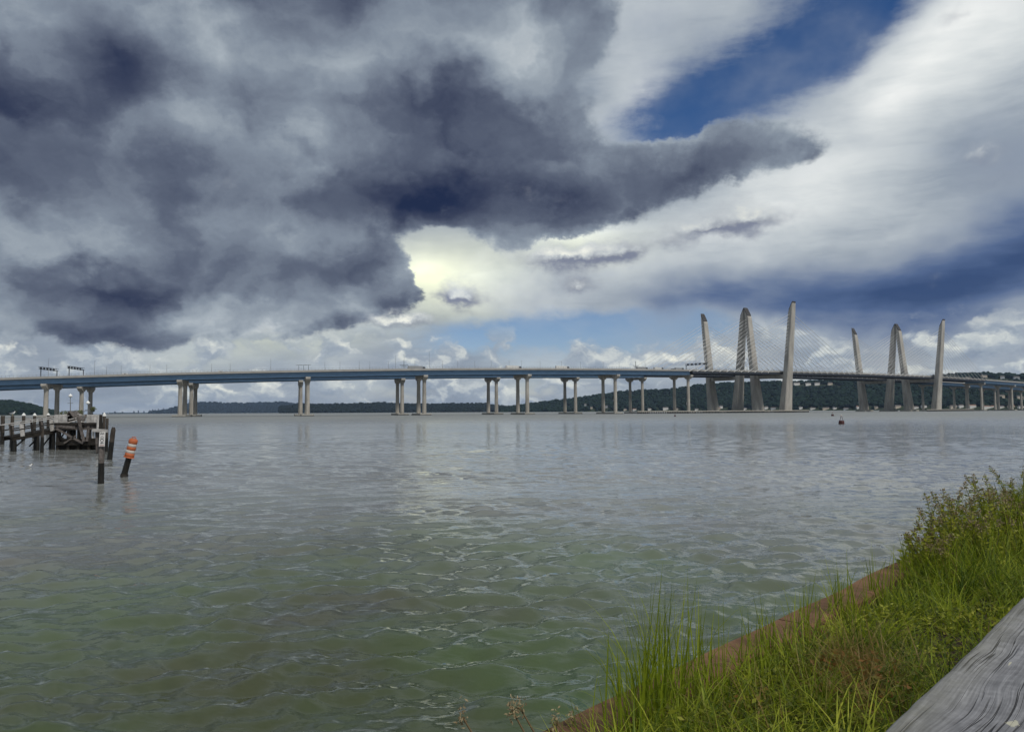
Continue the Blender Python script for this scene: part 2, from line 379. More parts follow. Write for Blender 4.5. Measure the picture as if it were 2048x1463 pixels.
def np_mesh(name, V, Fq, mats, parent=None, smooth=False, attr=None, mi=None):
    off = root_loc(parent); V = np.asarray(V, dtype=np.float64) - np.array(off)
    me = bpy.data.meshes.new(name); Fq = np.asarray(Fq, dtype=np.int32)
    me.vertices.add(len(V)); me.vertices.foreach_set('co', V.astype(np.float32).ravel())
    k = Fq.shape[1]
    me.loops.add(Fq.size); me.loops.foreach_set('vertex_index', Fq.ravel())
    me.polygons.add(len(Fq)); me.polygons.foreach_set('loop_start', np.arange(0, Fq.size, k, dtype=np.int32))
    me.polygons.foreach_set('loop_total', np.full(len(Fq), k, dtype=np.int32))
    if smooth: me.polygons.foreach_set('use_smooth', np.ones(len(Fq), dtype=bool))
    for m in mats if isinstance(mats, (list, tuple)) else [mats]: me.materials.append(MT[m] if isinstance(m, str) else m)
    if mi is not None: me.polygons.foreach_set('material_index', np.asarray(mi, dtype=np.int32))
    if attr is not None:
        for an, av in attr.items():
            a = me.attributes.new(an, 'FLOAT', 'POINT'); a.data.foreach_set('value', np.asarray(av, dtype=np.float32))
    me.update(); me.validate()
    o = bpy.data.objects.new(name, me); COL.objects.link(o)
    if parent is not None: o.parent = parent
    return o
def thing(name, label, cat, loc=(0, 0, 0), group=None):
    o = bpy.data.objects.new(name, None); COL.objects.link(o); o.location = loc
    o.empty_display_size = 0.5
    return tag(o, label, cat, group)
def tag(o, label=None, cat=None, group=None, kind=None):
    if label: o['label'] = label
    if cat: o['category'] = cat
    if group: o['group'] = group
    if kind: o['kind'] = kind
    return o
def part_copy(src, parent, loc):
    c = src.copy(); COL.objects.link(c); c.parent = parent; c.location = loc
    return c
# icosphere template for crowns
def ico(sub):
    t = (1 + 5 ** 0.5) / 2
    v = [(-1, t, 0), (1, t, 0), (-1, -t, 0), (1, -t, 0), (0, -1, t), (0, 1, t), (0, -1, -t), (0, 1, -t), (t, 0, -1), (t, 0, 1), (-t, 0, -1), (-t, 0, 1)]
    f = [(0, 11, 5), (0, 5, 1), (0, 1, 7), (0, 7, 10), (0, 10, 11), (1, 5, 9), (5, 11, 4), (11, 10, 2), (10, 7, 6), (7, 1, 8), (3, 9, 4), (3, 4, 2), (3, 2, 6), (3, 6, 8), (3, 8, 9), (4, 9, 5), (2, 4, 11), (6, 2, 10), (8, 6, 7), (9, 8, 1)]
    v = [np.array(p) / np.linalg.norm(p) for p in v]
    for _ in range(sub):
        c = {}; nf = []
        def mid(a, b):
            k = (min(a, b), max(a, b))
            if k not in c:
                m = v[a] + v[b]; v.append(m / np.linalg.norm(m)); c[k] = len(v) - 1
            return c[k]
        for a, b, d in f:
            x, y, z = mid(a, b), mid(b, d), mid(d, a); nf += [(a, x, z), (b, y, x), (d, z, y), (x, y, z)]
        f = nf
    return np.array(v), np.array(f)
def smoothstep(x, a=0.0, b=1.0):
    t = np.clip((np.asarray(x, float) - a) / (b - a), 0, 1); return t * t * (3 - 2 * t)
def vnoise(x, y, seed=0):
    """smooth value noise on numpy arrays"""
    x = np.asarray(x, float); y = np.asarray(y, float)
    xi, yi = np.floor(x).astype(np.int64), np.floor(y).astype(np.int64); fx, fy = x - xi, y - yi
    def h(a, b):
        n = (a * 374761393 + b * 668265263 + seed * 1442695041) & 0x7fffffff
        n = ((n ^ (n >> 13)) * 1274126177) & 0x7fffffff
        return ((n ^ (n >> 16)) & 0xffff) / 65535.0
    u, w = fx * fx * (3 - 2 * fx), fy * fy * (3 - 2 * fy)
    return (h(xi, yi) * (1 - u) + h(xi + 1, yi) * u) * (1 - w) + (h(xi, yi + 1) * (1 - u) + h(xi + 1, yi + 1) * u) * w
# ------------------------------------------------------------------ river
def water_material():
    m = bpy.data.materials.new('river_water'); m.use_nodes = True
    nd, lk = m.node_tree.nodes, m.node_tree.links; p = nd['Principled BSDF']
    p.inputs['IOR'].default_value = 1.48; p.inputs['Roughness'].default_value = 0.06
    t = nd.new('ShaderNodeTexCoord')
    def noise(scale, detail=4, stretch=(1, 1, 1), rot=0.0, rough=0.55):
        mp = nd.new('ShaderNodeMapping'); lk.new(t.outputs['Object'], mp.inputs[0]); mp.inputs['Scale'].default_value = stretch
        mp.inputs['Rotation'].default_value = (0, 0, rot)
        n = nd.new('ShaderNodeTexNoise'); lk.new(mp.outputs[0], n.inputs['Vector'])
        n.inputs['Scale'].default_value = scale; n.inputs['Detail'].default_value = detail; n.inputs['Roughness'].default_value = rough
        return n.outputs['Fac']
    # greenish and brown algae in patches close to the bank, farther out silt grey, lightened to paint in the sky's sheen
    r = nd.new('ShaderNodeValToRGB'); lk.new(noise(0.085, 4), r.inputs[0])
    e = r.color_ramp.elements; e[0].position = 0.36; e[0].color = (0.042, 0.034, 0.015, 1); e[1].position = 0.62; e[1].color = (0.046, 0.084, 0.022, 1)
    e2 = e.new(0.47); e2.color = (0.042, 0.058, 0.021, 1)
    ln = nd.new('ShaderNodeVectorMath'); ln.operation = 'LENGTH'; lk.new(t.outputs['Object'], ln.inputs[0])
    ds = nd.new('ShaderNodeMath'); ds.operation = 'MULTIPLY_ADD'; lk.new(noise(0.06, 4), ds.inputs[0]); ds.inputs[1].default_value = 26.0; lk.new(ln.outputs['Value'], ds.inputs[2])
    silt_sheen = nd.new('ShaderNodeMapRange'); silt_sheen.interpolation_type = 'SMOOTHSTEP'; lk.new(ds.outputs[0], silt_sheen.inputs[0]); silt_sheen.inputs['From Min'].default_value = 18.0; silt_sheen.inputs['From Max'].default_value = 52.0
    mc = nd.new('ShaderNodeMix'); mc.data_type = 'RGBA'; lk.new(silt_sheen.outputs[0], mc.inputs['Factor']); lk.new(r.outputs[0], mc.inputs['A']); mc.inputs['B'].default_value = (0.200, 0.207, 0.196, 1)
    lk.new(mc.outputs['Result'], p.inputs['Base Color'])
    # waves too small to see far out are carried by a rougher surface there
    ro = nd.new('ShaderNodeMapRange'); ro.interpolation_type = 'SMOOTHSTEP'; lk.new(ln.outputs['Value'], ro.inputs[0])
    for kk_, vv_ in (('From Min', 45.0), ('From Max', 500.0), ('To Min', 0.05), ('To Max', 0.5)): ro.inputs[kk_].default_value = vv_
    lk.new(ro.outputs[0], p.inputs['Roughness'])
    # ripples too fine for the mesh; scales grow so that some survive at every distance
    hs_ = []
    for sc, st, rot, amp, det in ((9.0, (1, 1.5, 1), 0.2, 0.011, 3), (2.6, (0.7, 1.6, 1), -0.15, 0.045, 3), (0.55, (0.6, 1.7, 1), 0.1, 0.13, 3), (0.11, (0.5, 1.8, 1), -0.1, 0.35, 3)):
        mu = nd.new('ShaderNodeMath'); mu.operation = 'MULTIPLY'; lk.new(noise(sc, det, st, rot, 0.5), mu.inputs[0]); mu.inputs[1].default_value = amp; hs_.append(mu.outputs[0])
    acc = hs_[0]
    for h in hs_[1:]:
        ad = nd.new('ShaderNodeMath'); lk.new(acc, ad.inputs[0]); lk.new(h, ad.inputs[1]); acc = ad.outputs[0]
    # gusts: patches of rougher and calmer water
    g = nd.new('ShaderNodeMapRange'); lk.new(noise(0.035, 3, (0.35, 1, 1), 0.15), g.inputs[0])
    g.inputs['From Min'].default_value = 0.35; g.inputs['From Max'].default_value = 0.65; g.inputs['To Min'].default_value = 0.35; g.inputs['To Max'].default_value = 1.0
    bp = nd.new('ShaderNodeBump'); bp.inputs['Distance'].default_value = 1.0; lk.new(g.outputs[0], bp.inputs['Strength']); lk.new(acc, bp.inputs['Height'])
    lk.new(bp.outputs[0], p.inputs['Normal'])
    return m
MT['water'] = water_material()
def build_water():
    # polar sheet round the viewer's spot on the bank: fine near the shore, coarse towards the horizon
    nt = 520; th = np.radians(np.linspace(-64, 64, nt))
    r = [1.6]
    while r[-1] < 15500: r.append(r[-1] * (1.0065 if r[-1] < 140 else 1.04))
    r = np.array(r)
    RR, TT = np.meshgrid(r, th, indexing='ij'); X = RR * np.sin(TT); Y = RR * np.cos(TT)
    Z = np.zeros_like(X); g = np.random.default_rng(3)
    gust = 0.35 + 1.15 * smoothstep(vnoise(X * 0.05 + 7, Y * 0.16 + 2, 5) * 0.6 + vnoise(X * 0.17, Y * 0.4, 6) * 0.4, 0.25, 0.8)
    for k in range(90):
        lam = 0.21 * (17.0 ** (g.random() ** 1.5)); kk = 2 * math.pi / lam
        a = math.radians(90 + 12 + g.normal() * 27)              # travelling roughly towards the bank
        amp = (0.0060 if lam < 1.3 else 0.0025) * lam ** 0.95 * (0.6 + 0.8 * g.random())
        fade = 1 - smoothstep(RR * 0.0065, lam * 0.22, lam * 0.45)
        ph = kk * (X * math.cos(a) + Y * math.sin(a)) + g.random() * 6.28 + 1.2 * np.sin(X * 0.31 + k) + 1.2 * np.sin(Y * 0.27 + 2 * k)
        s = 0.5 + 0.5 * np.sin(ph)
        Z += amp * fade * (s ** 1.2 * 2 - 1) * (gust if lam < 1.6 else 1)
    V = np.stack([X.ravel(), Y.ravel(), Z.ravel()], 1)
    i = np.arange(len(r) - 1)[:, None] * nt + np.arange(nt - 1)[None, :]
    Fq = np.stack([i, i + 1, i + nt + 1, i + nt], -1).reshape(-1, 4)[:, ::-1]
    o = np_mesh('river', V, Fq, 'water', smooth=True)
    tag(o, kind='structure')
build_water()

# ------------------------------------------------------------------ wooded hills on the far banks
IC1, IF1 = ico(1); IC0, IF0 = ico(0)
def crowns(name, C, Rr, mats, sub=1, label=None, squash=0.85, seed=1, parent=None):
    """many tree crowns joined into one wood: irregular lumps"""
    T, Fc = (IC1, IF1) if sub else (IC0, IF0); g = np.random.default_rng(seed)
    n = len(C); k = len(T)
    a = g.random(n) * 6.28; ca, sa = np.cos(a), np.sin(a)
    J = 1 + (g.random((n, k)) - 0.5) * 0.55
    P = T[None] * J[..., None]
    Px = P[..., 0] * ca[:, None] - P[..., 1] * sa[:, None]; Py = P[..., 0] * sa[:, None] + P[..., 1] * ca[:, None]
    V = np.stack([Px, Py, P[..., 2] * squash], -1) * Rr[:, None, None] + C[:, None]
    Fq = (Fc[None] + (np.arange(n) * k)[:, None, None]).reshape(-1, 3)
    return np_mesh(name, V.reshape(-1, 3), Fq, mats, parent)
class Hill:
    def __init__(self, prof, shore, depth, seed):
        """prof: (photo column, ridge row); shore(col) = distance of the shoreline; depth = distance from shore to ridge"""
        self.u = np.array([p[0] for p in prof], float); self.seed = seed; self.shore = shore; self.depth = depth
        self.tan = np.tan(np.arctan((self.u - CX) / F_PX))
        self.h = np.array([CAM.z + ray(a, b).z / ray(a, b).y * (shore(a) + depth) for a, b in prof])
    def ridge(self, u): return np.interp(u, self.u, self.h)
    def point(self, u, v):
        u = np.asarray(u, float); v = np.asarray(v, float)
        Y = np.vectorize(self.shore)(u) + self.depth * v
        X = (u - CX) / F_PX * Y
        s = np.clip(v, 0, 1)
        prof = np.where(v <= 1, 0.10 * smoothstep(s, 0, 0.06) + 0.90 * s ** 1.05, 1 - 0.5 * smoothstep(v, 1, 1.7))
        z = self.ridge(u) * prof * (1 + 0.10 * (vnoise(X * 0.006, Y * 0.006, self.seed) - 0.5) * np.clip(4 * s * (1 - s), 0, 1))
        return X, Y, z
    def build(self, name, nu, nv, crown_r, n_trees, leaf, sub, houses=(), tree_h=0.6):
        U, Vv = np.meshgrid(np.linspace(self.u[0], self.u[-1], nu), np.concatenate([[-0.004], np.linspace(0, 1.7, nv)]), indexing='ij')
        X, Y, Z = self.point(U, Vv); Z = Z - crown_r * 0.6; Z[:, 0] = -2.0; Z[:, 1] = 0.5
        n2 = nv + 1; i = np.arange(nu - 1)[:, None] * n2 + np.arange(n2 - 1)[None]
        Fq = np.stack([i, i + n2, i + n2 + 1, i + 1], -1).reshape(-1, 4)
        o = np_mesh(name + '_hill', np.stack([X.ravel(), Y.ravel(), Z.ravel()], 1), Fq, 'hill', smooth=True); tag(o, kind='structure')
        g = np.random.default_rng(self.seed)
        u = g.uniform(self.u[0], self.u[-1], n_trees); v = g.random(n_trees) ** 1.0 * 1.06 + 0.012
        X, Y, Z = self.point(u, v); r = crown_r * (0.55 + 0.75 * g.random(n_trees))
        keep = np.ones(n_trees, bool)
        for (hx, hy, hw) in houses:
            keep &= ~((np.abs(X - hx) < hw * 0.75 + r) & (Y < hy + 4) & (Y > hy - 90))
        C = np.stack([X, Y, Z - crown_r * 0.6 + r * tree_h], 1)[keep]
        w = crowns(name + '_wood', C, r[keep], leaf, sub, seed=self.seed)
        return w

def shore_right(u): return float(np.interp(u, [1000, 1250, 1500, 1800, 2048, 2400, 2800], [3900, 3500, 3050, 2650, 2450, 2300, 2150]))
right_hill = Hill([(1000, 816), (1040, 811), (1070, 806), (1100, 803), (1150, 797), (1200, 790), (1240, 784), (1290, 781), (1330, 781), (1360, 777), (1400, 770), (1450, 767), (1500, 766), (1550, 764), (1600, 764),
                   (1650, 762), (1700, 761), (1750, 760), (1800, 757), (1850, 754), (1900, 750), (1950, 748), (2000, 748), (2048, 750), (2150, 752), (2400, 758), (2800, 766)], shore_right, 520.0, 11)
# houses: (column, row, width m, wall, roof)
house_px = [(1298, 818, 14, 'w', 0), (1330, 817, 22, 'w', 0), (1352, 818, 12, 'c', 0), (1249, 819, 13, 'c', 0), (1268, 819, 15, 'w', 1), (1392, 819, 14, 'w', 0), (1436, 817, 16, 'c', 1), (1441, 813, 12, 'w', 0),
            (1488, 818, 14, 'w', 0), (1531, 815, 13, 'w', 0), (1545, 817, 18, 'g', 0), (1593, 767.5, 26, 'w', 0), (1616, 768, 22, 'w', 0), (1634, 767.5, 20, 'w', 0), (1660, 767, 18, 'c', 0),
            (1600, 815, 12, 'w', 0), (1624, 817, 18, 'w', 0), (1650, 818, 22, 'c', 0), (1668, 816, 12, 'w', 0), (1690, 818, 16, 'g', 0), (1715, 814, 13, 'w', 1), (1750, 815, 12, 'c', 0), (1776, 814, 15, 'w', 0), (1794, 813, 18, 'c', 0), (1830, 815, 14, 'w', 0),
            (1846, 812, 16, 'w', 0), (1905, 814, 22, 'c', 0), (1920, 812, 14, 'w', 0), (1943, 813, 20, 'w', 1), (1975, 815, 36, 'w', 1), (2000, 814, 16, 'w', 0), (2020, 813, 18, 'c', 1), (2040, 814, 18, 'w', 0),
            (1968, 753, 22, 'c', 0), (2004, 754, 16, 'g', 0), (2033, 756, 20, 'g', 0), (1935, 756, 16, 'c', 0), (1182, 815, 10, 'c', 0), (1170, 809, 10, 'g', 0), (1212, 813, 11, 'g', 0), (1228, 800, 10, 'g', 0), (1375, 806, 14, 'g', 0), (2040, 795, 26, 'c', 0), (2000, 793, 24, 'c', 0)]
H_POS = []
for (hx, hy, hw, wl, rf) in house_px:
    vv = np.linspace(0.0, 1.0, 400); X, Y, Z = right_hill.point(np.full(400, hx), vv)
    d = ray(hx, hy); tgt = d.z / d.y
    el_ = (Z - CAM.z) / Y
    j = int(np.argmin(np.abs(el_ - tgt))); H_POS.append((float(X[j]), float(Y[j]), max(float(Z[j]) - 4.0, 0.6), hw))
right_wood = right_hill.build('right_bank', 320, 40, 8.5, 12200, 'leaf_far', 1, [(a, b, w) for a, b, c, w in H_POS])
tag(right_wood, 'dense green wood covering the hill behind the cable towers', 'wood', kind='stuff')
for (hx, hy, hw, wl, rf), (X, Y, Z, w) in zip(house_px, H_POS):
    where = 'high on the wooded hill' if hy < 800 else 'on the far shore'
    colr = {'w': 'white', 'c': 'cream', 'g': 'grey'}[wl]
    hgt = 6.5 if w < 20 else 8.0; dep = 9.0
    h = thing('house', f'tiny {colr} house with {"brown" if rf else "dark"} roof {where}', 'house', (X, Y, Z), f'{colr} houses {where}, {"brown" if rf else "dark"} roofs')
    MB().box((X, Y, Z + hgt / 2 - 1.5), (w, dep, hgt + 3)).build('wall', 'wall_' + wl, h)
    e = 0.5; zt = Z + hgt; m = MB()
    m.add([(X - w / 2 - e, Y - dep / 2 - e, zt), (X + w / 2 + e, Y - dep / 2 - e, zt), (X + w / 2 + e, Y + dep / 2 + e, zt), (X - w / 2 - e, Y + dep / 2 + e, zt), (X - w / 2 - e, Y, zt + 3.4), (X + w / 2 + e, Y, zt + 3.4)],
          [(0, 1, 5, 4), (2, 3, 4, 5), (1, 2, 5), (3, 0, 4), (3, 2, 1, 0)])
    m.build('roof', 'roof2' if rf else 'roof', h)
    for k in range(max(2, int(w // 4))):
        wx = X - w / 2 + (k + 0.5) * w / max(2, int(w // 4))
        MB().box((wx, Y - dep / 2 - 0.02, Z + hgt * 0.6), (1.4, 0.10, 1.8)).build('window', 'glass', h)

mid_hill = Hill([(560, 815), (590, 811), (620, 810), (700, 809), (760, 807), (800, 809), (860, 810), (900, 809), (940, 808), (970, 809), (1000, 813), (1020, 816), (1045, 815), (1060, 813), (1100, 812), (1180, 818)], lambda u: 4800.0, 700.0, 23)
tag(mid_hill.build('far_bank', 160, 24, 13.0, 4200, 'leaf_mid', 0), 'dark low wooded ridge behind the middle bridge piers', 'wood', kind='stuff')
haze_hill = Hill([(300, 824), (330, 821), (355, 814), (378, 808), (400, 805), (440, 806), (480, 807), (520, 806), (560, 805), (590, 807), (620, 810), (680, 815), (760, 820)], lambda u: 9800.0, 1500.0, 31)
tag(haze_hill.build('distant', 120, 20, 22.0, 3200, 'leaf_mid', 0), 'distant hazy wooded ridge behind the second bridge pier from the left', 'wood', kind='stuff')
left_hill = Hill([(-200, 796), (-100, 799), (0, 803), (30, 805), (60, 810), (85, 817), (100, 822), (112, 826)], lambda u: 2300.0, 420.0, 41)
tag(left_hill.build('left_bank', 80, 24, 8.0, 1800, 'leaf_far', 1), 'green wooded slope at the left edge beyond the old pier', 'wood', kind='stuff')
# low shore with far city towers
low = MB()
for k in range(30):
    u0, u1 = 205 + k * 7, 205 + (k + 1) * 7; Yd = 12500.0
    hh = 10 + 16 * random.random()
    a, b = (u0 - CX) / F_PX * Yd, (u1 - CX) / F_PX * Yd
    low.add([(a, Yd, -1), (b, Yd, -1), (b, Yd, hh), (a, Yd, hh), (a, Yd + 400, -1), (b, Yd + 400, -1), (b, Yd + 400, hh), (a, Yd + 400, hh)], [(0, 1, 2, 3), (3, 2, 6, 7), (5, 4, 7, 6), (0, 3, 7, 4), (1, 5, 6, 2)])
tag(low.build('low_shore', 'hill'), kind='structure')
for (u, top, wpx) in [(268, 821, 2.5), (277, 820, 2), (300, 819, 2), (305, 817, 1.6), (311, 818.5, 2), (317, 816, 1.6), (322, 819, 2.4), (327, 815, 1.6), (331, 818, 2), (336, 817.5, 1.5), (343, 820, 2.2), (288, 821, 2.4), (230, 822, 3), (245, 822.5, 2.5)]:
    Yd = 13000.0; d = ray(u, top); X = d.x / d.y * Yd; h = CAM.z + d.z / d.y * Yd; w = wpx * Yd / F_PX
    o = MB().box((X, Yd, h * 0.4), (w, w, h * 0.8 + 2)).box((X, Yd, h * 0.86), (w * 0.7, w * 0.7, h * 0.12)).rings([(X, Yd, h * 0.92), (X, Yd, h)], [w * 0.2, w * 0.05], 6).build('skyscraper', 'skyl')
    tag(o, 'faint grey city tower on the horizon left of the hazy ridge', 'building', 'far city towers')
# ------------------------------------------------------------------ twin bridges
P_FIT = (-397.645, 681.234, 1.432863, -0.000725407)
S_ = np.linspace(-400, 2100, 2501)
_th = P_FIT[2] + P_FIT[3] * np.clip(S_, -200, 640)
_ds = S_[1] - S_[0]
_X = np.concatenate([[0], np.cumsum(np.sin(_th[:-1]) * _ds)]); _Y = np.concatenate([[0], np.cumsum(np.cos(_th[:-1]) * _ds)])
_X += P_FIT[0] - np.interp(0, S_, _X); _Y += P_FIT[1] - np.interp(0, S_, _Y)
_zs = ([-400, -200, 0, 107, 214, 321, 428, 535, 642, 805, 990, 1167, 1330, 1500, 1800, 2100], [20, 27, 33.6, 37.3, 40.4, 43.2, 45.4, 47.0, 48.6, 51.0, 52.6, 52.4, 50.4, 47.3, 41, 34])
_kern = np.hanning(161); _kern /= _kern.sum()
_Zr = np.interp(S_, *_zs); _Z = np.convolve(np.pad(_Zr, 80, mode='edge'), _kern, 'valid')
def C(s, lat=0.0, dz=0.0):
    """point on the near bridge: s metres along it, lat metres to the far side, dz above the roadway"""
    x, y, z, t = (float(np.interp(s, S_, a)) for a in (_X, _Y, _Z, _th))
    return Vector((x - lat * math.cos(t), y + lat * math.sin(t), z + dz))
def frame(s):
    t = float(np.interp(s, S_, _th)); return Vector((math.sin(t), math.cos(t), 0)), Vector((-math.cos(t), math.sin(t), 0)), Vector((0, 0, 1))
def s_of_px(px, lat=0.0):
    best = min(np.arange(-300, 1900, 2.0), key=lambda s: abs(CX + F_PX * (C(s, lat).x / C(s, lat).y) - px)); return float(best)
GAP = 74.8; HW = 18.0
PIERS_L = [-214 + 107 * i for i in range(9)]         # ... 642
PIERS_R = [1330 + 107 * i for i in range(6)]
T1, T2 = 805.0, 1167.0
def sweep(s0, s1, step, prof, closed=True):
    """sweeps a cross-section (lat, dz) along the deck"""
    n = max(2, int(round((s1 - s0) / step)) + 1); ss = np.linspace(s0, s1, n); m = len(prof); V = []; Fq = []
    for s in ss:
        for (a, b) in prof: V.append(C(s, a, b))
    for i in range(n - 1):
        for j in range(m if closed else m - 1):
            k = (j + 1) % m; Fq.append((i * m + j, i * m + k, (i + 1) * m + k, (i + 1) * m + j))
    b = MB(); b.add(V, Fq)
    if closed: b.add([V[j] for j in range(m)], [tuple(range(m))]); b.add([V[(n - 1) * m + j] for j in range(m)], [tuple(range(m - 1, -1, -1))])
    return b
def build_bridge(off, name, label, far):
    root = thing(name, label, 'bridge', tuple(C(T1, off) * 1.0)[:2] + (0,))
    L0, L1 = off - HW, off + HW
    S0, SE, SM0, SM1 = -320, 1850, 642, 1330
    # roadway slab and parapets
    sweep(S0, SE, 20, [(L0, 0.0), (L0, -0.75), (L0 + 3.2, -1.05), (L1 - 3.2, -1.05), (L1, -0.75), (L1, 0.0)]).build('roadway', 'deck', root)
    for (a, b) in ((L0 + 0.05, L0 + 0.45), (L1 - 0.45, L1 - 0.05)):
        sweep(S0, SE, 20, [(a, 0.003), (b, 0.003), (b, 1.1), (a, 1.1)]).build('parapet', 'deck', root)
    # steel plate girders of the approaches, one mesh each
    for (sa, sb) in ((S0, SM0 - 1), (SM1 + 1, SE)):
        for k in range(4):
            a = L0 + 3.4 + k * (2 * HW - 6.8) / 3
            sweep(sa, sb, 20, [(a - 0.45, -1.06), (a + 0.45, -1.06), (a + 0.45, -1.16), (a + 0.06, -1.2), (a + 0.06, -4.75), (a + 0.5, -4.8), (a + 0.5, -4.95), (a - 0.5, -4.95), (a - 0.5, -4.8), (a - 0.06, -4.75), (a - 0.06, -1.2), (a - 0.45, -1.16)]).build('girder', 'steel', root)
    # main span: edge girders and cross beams
    for a in (L0 + 0.6, L1 - 0.6):
        sweep(SM0, SM1, 20, [(a - 0.5, -1.06), (a + 0.5, -1.06), (a + 0.5, -3.3), (a - 0.5, -3.3)]).build('edge_girder', 'dark_steel', root)
    s = SM0 + 6; fb = None
    while s < SM1 - 4:
        X, Y, Z = frame(s)
        MB().box(C(s, off, -2.0), (0.5, 2 * HW - 2.4, 1.8), (X, Y, Z)).build('cross_beam', 'dark_steel', root); s += 14.0
    # railing posts and mesh fence along the near footpath: too fine to pick apart
    f = MB(); n = 0
    for s in np.arange(S0, SE, 3.0):
        X, Y, Z = frame(s); a = L0 + 0.25
        f.box(C(s, a, 1.9), (0.14, 0.14, 1.6), (X, Y, Z))
        if not far and int(s) % 2 == 0: f.box(C(s, L1 - 0.3, 1.8), (0.14, 0.14, 1.4), (X, Y, Z))
    tag(f.build('fence_posts', 'galv', root), kind='stuff')
    for dz in (2.0, 2.65):
        sweep(S0, SE, 20, [(L0 + 0.2, dz), (L0 + 0.3, dz), (L0 + 0.3, dz + 0.08), (L0 + 0.2, dz + 0.08)]).build('handrail', 'galv', root)
    # piers
    for s in PIERS_L + PIERS_R:
        if far and 50 < s < 400: s -= 4.0
        X, Y, Z = frame(s); zt = C(s, off).z - 4.97; base = C(s, off); base.z = 0
        cap_h = 4.6
        m = MB(); hw = 17.0; th = 2.1; prof = [(-hw, zt), (-hw, zt - 1.9), (-13.0, zt - cap_h), (-8.6, zt - cap_h), (-6.6, zt - 2.6), (6.6, zt - 2.6), (8.6, zt - cap_h), (13.0, zt - cap_h), (hw, zt - 1.9), (hw, zt)]
        k = len(prof); V = []
        for sg in (-1, 1):
            for (a, z) in prof: q = base + Y * a + X * (sg * th); q.z = z; V.append(q)
        m.add(V, [tuple(range(k)), tuple(range(2 * k - 1, k - 1, -1))] + [(j, j + k, (j + 1) % k + k, (j + 1) % k) for j in range(k)])
        pier = m.build('pier_cap', 'concrete', root)
        for a in (-10.8, 10.8):
            q = base + Y * a
            oct_ = MB(); V = []
            for z, r in ((0.8, 2.05), (zt - cap_h - 3, 1.75), (zt - cap_h + 0.02, 2.0)):
                for i in range(8):
                    w = math.pi / 8 + i * math.pi / 4; V.append(q + X * (math.cos(w) * r) + Y * (math.sin(w) * r) + Vector((0, 0, z)))
            Fq = [(l * 8 + i, l * 8 + (i + 1) % 8, l * 8 + 8 + (i + 1) % 8, l * 8 + 8 + i) for l in range(2) for i in range(8)]
            oct_.add(V, Fq + [tuple(range(16, 24))]).build('column', 'concrete', pier)
            MB().box(q + Vector((0, 0, zt - 0.0)) + Y * 0, (1.4, 1.2, 0.03), (X, Y, Z)).build('bearing', 'dark_steel', pier)
        MB().box(base + Vector((0, 0, 1.1)), (11.0, 33.0, 1.2), (X, Y, Z)).build('footing', 'footing', pier)
        MB().box(base + Vector((0, 0, -0.3)), (11.4, 33.4, 1.58), (X, Y, Z)).build('footing_skirt', 'footing_wet', pier)
    # towers
    for ts in (T1, T2):
        X, Y, Z = frame(ts); base = C(ts, off); base.z = 0; zt = 136.0; zdk = C(ts, off).z
        tower = MB().box(base + Vector((0, 0, zdk - 5.6)), (6.0, 2 * 22.0, 4.4), (X, Y, Z)).build('cross_girder', 'concrete', root)
        for sg in (-1, 1):
            def cen(z): return base + Y * (sg * (20.5 + (34.6 - 20.5) * z / zt)) + Vector((0, 0, z))
            lv = [(1.0, 7.4, 4.9), (zdk - 8, 5.6, 3.75), (zdk + 4, 5.2, 3.6), (103.0, 4.4, 3.1), (124.0, 4.0, 2.85)]
            m = MB(); V = []
            def ring(z, hl, ht, slope=0.0):
                c = cen(z); o = []
                ch = 0.10
                for (i, j) in ((-1, -1 + 2 * ch), (-1 + 2 * ch * ht / hl, -1), (1 - 2 * ch * ht / hl, -1), (1, -1 + 2 * ch), (1, 1 - 2 * ch), (1 - 2 * ch * ht / hl, 1), (-1 + 2 * ch * ht / hl, 1), (-1, 1 - 2 * ch)):
                    q = c + X * (i * hl) + Y * (j * ht); q.z = z + slope * (j * sg) * ht; o.append(q)
                return o
            for (z, hl, ht) in lv: V += ring(z, hl, ht)
            Fq = [(l * 8 + i, l * 8 + (i + 1) % 8, l * 8 + 8 + (i + 1) % 8, l * 8 + 8 + i) for l in range(len(lv) - 1) for i in range(8)]
            m.add(V, Fq)
            leg = m.build('tower_leg', 'tower', tower)
            A = ring(124.0, 4.0, 2.85); B = ring(131.6, 3.85, 2.7, 1.9)
            cp = MB(); cp.add(A + B, [(i, (i + 1) % 8, 8 + (i + 1) % 8, 8 + i) for i in range(8)] + [tuple(range(8, 16))], 0)
            A2 = ring(130.4, 3.95, 2.8, 1.9); B2 = ring(132.6, 3.9, 2.75, 1.9)
            cp.add(A2 + B2, [(i, (i + 1) % 8, 8 + (i + 1) % 8, 8 + i) for i in range(8)] + [tuple(range(8, 16)), tuple(range(7, -1, -1))], 1)
            cp.build('tower_top', ['tower', 'tower_cap'], tower)
            MB().box(cen(0.2) - Vector((0, 0, 0.2)) + Vector((0, 0, 1.0)), (24, 17, 3.0), (X, Y, Z)).build('pile_cap', 'footing', tower)
            # stays, both ways along the deck
            for d in (-1, 1):
                for k in range(12):
                    ztop = 122.0 - k * 4.2
                    dist = 168.0 - k * 12.7
                    p = cen(ztop) + X * (d * 3.7); q = C(ts + d * dist, off + sg * (HW + 0.9), -0.6)
                    MB().rings([p, q], [0.21, 0.21], 5, caps=False).build('stay_cable', 'cable', root)
                    u = (p - q).normalized()
                    MB().rings([q - u * 1.6, q + u * 7.5], [0.42, 0.36], 6).build('anchor_pipe', 'cable', root)
    return root
near_bridge = build_bridge(0.0, 'cable_stayed_bridge', 'nearer of the twin blue bridges crossing the river on paired concrete columns', False)
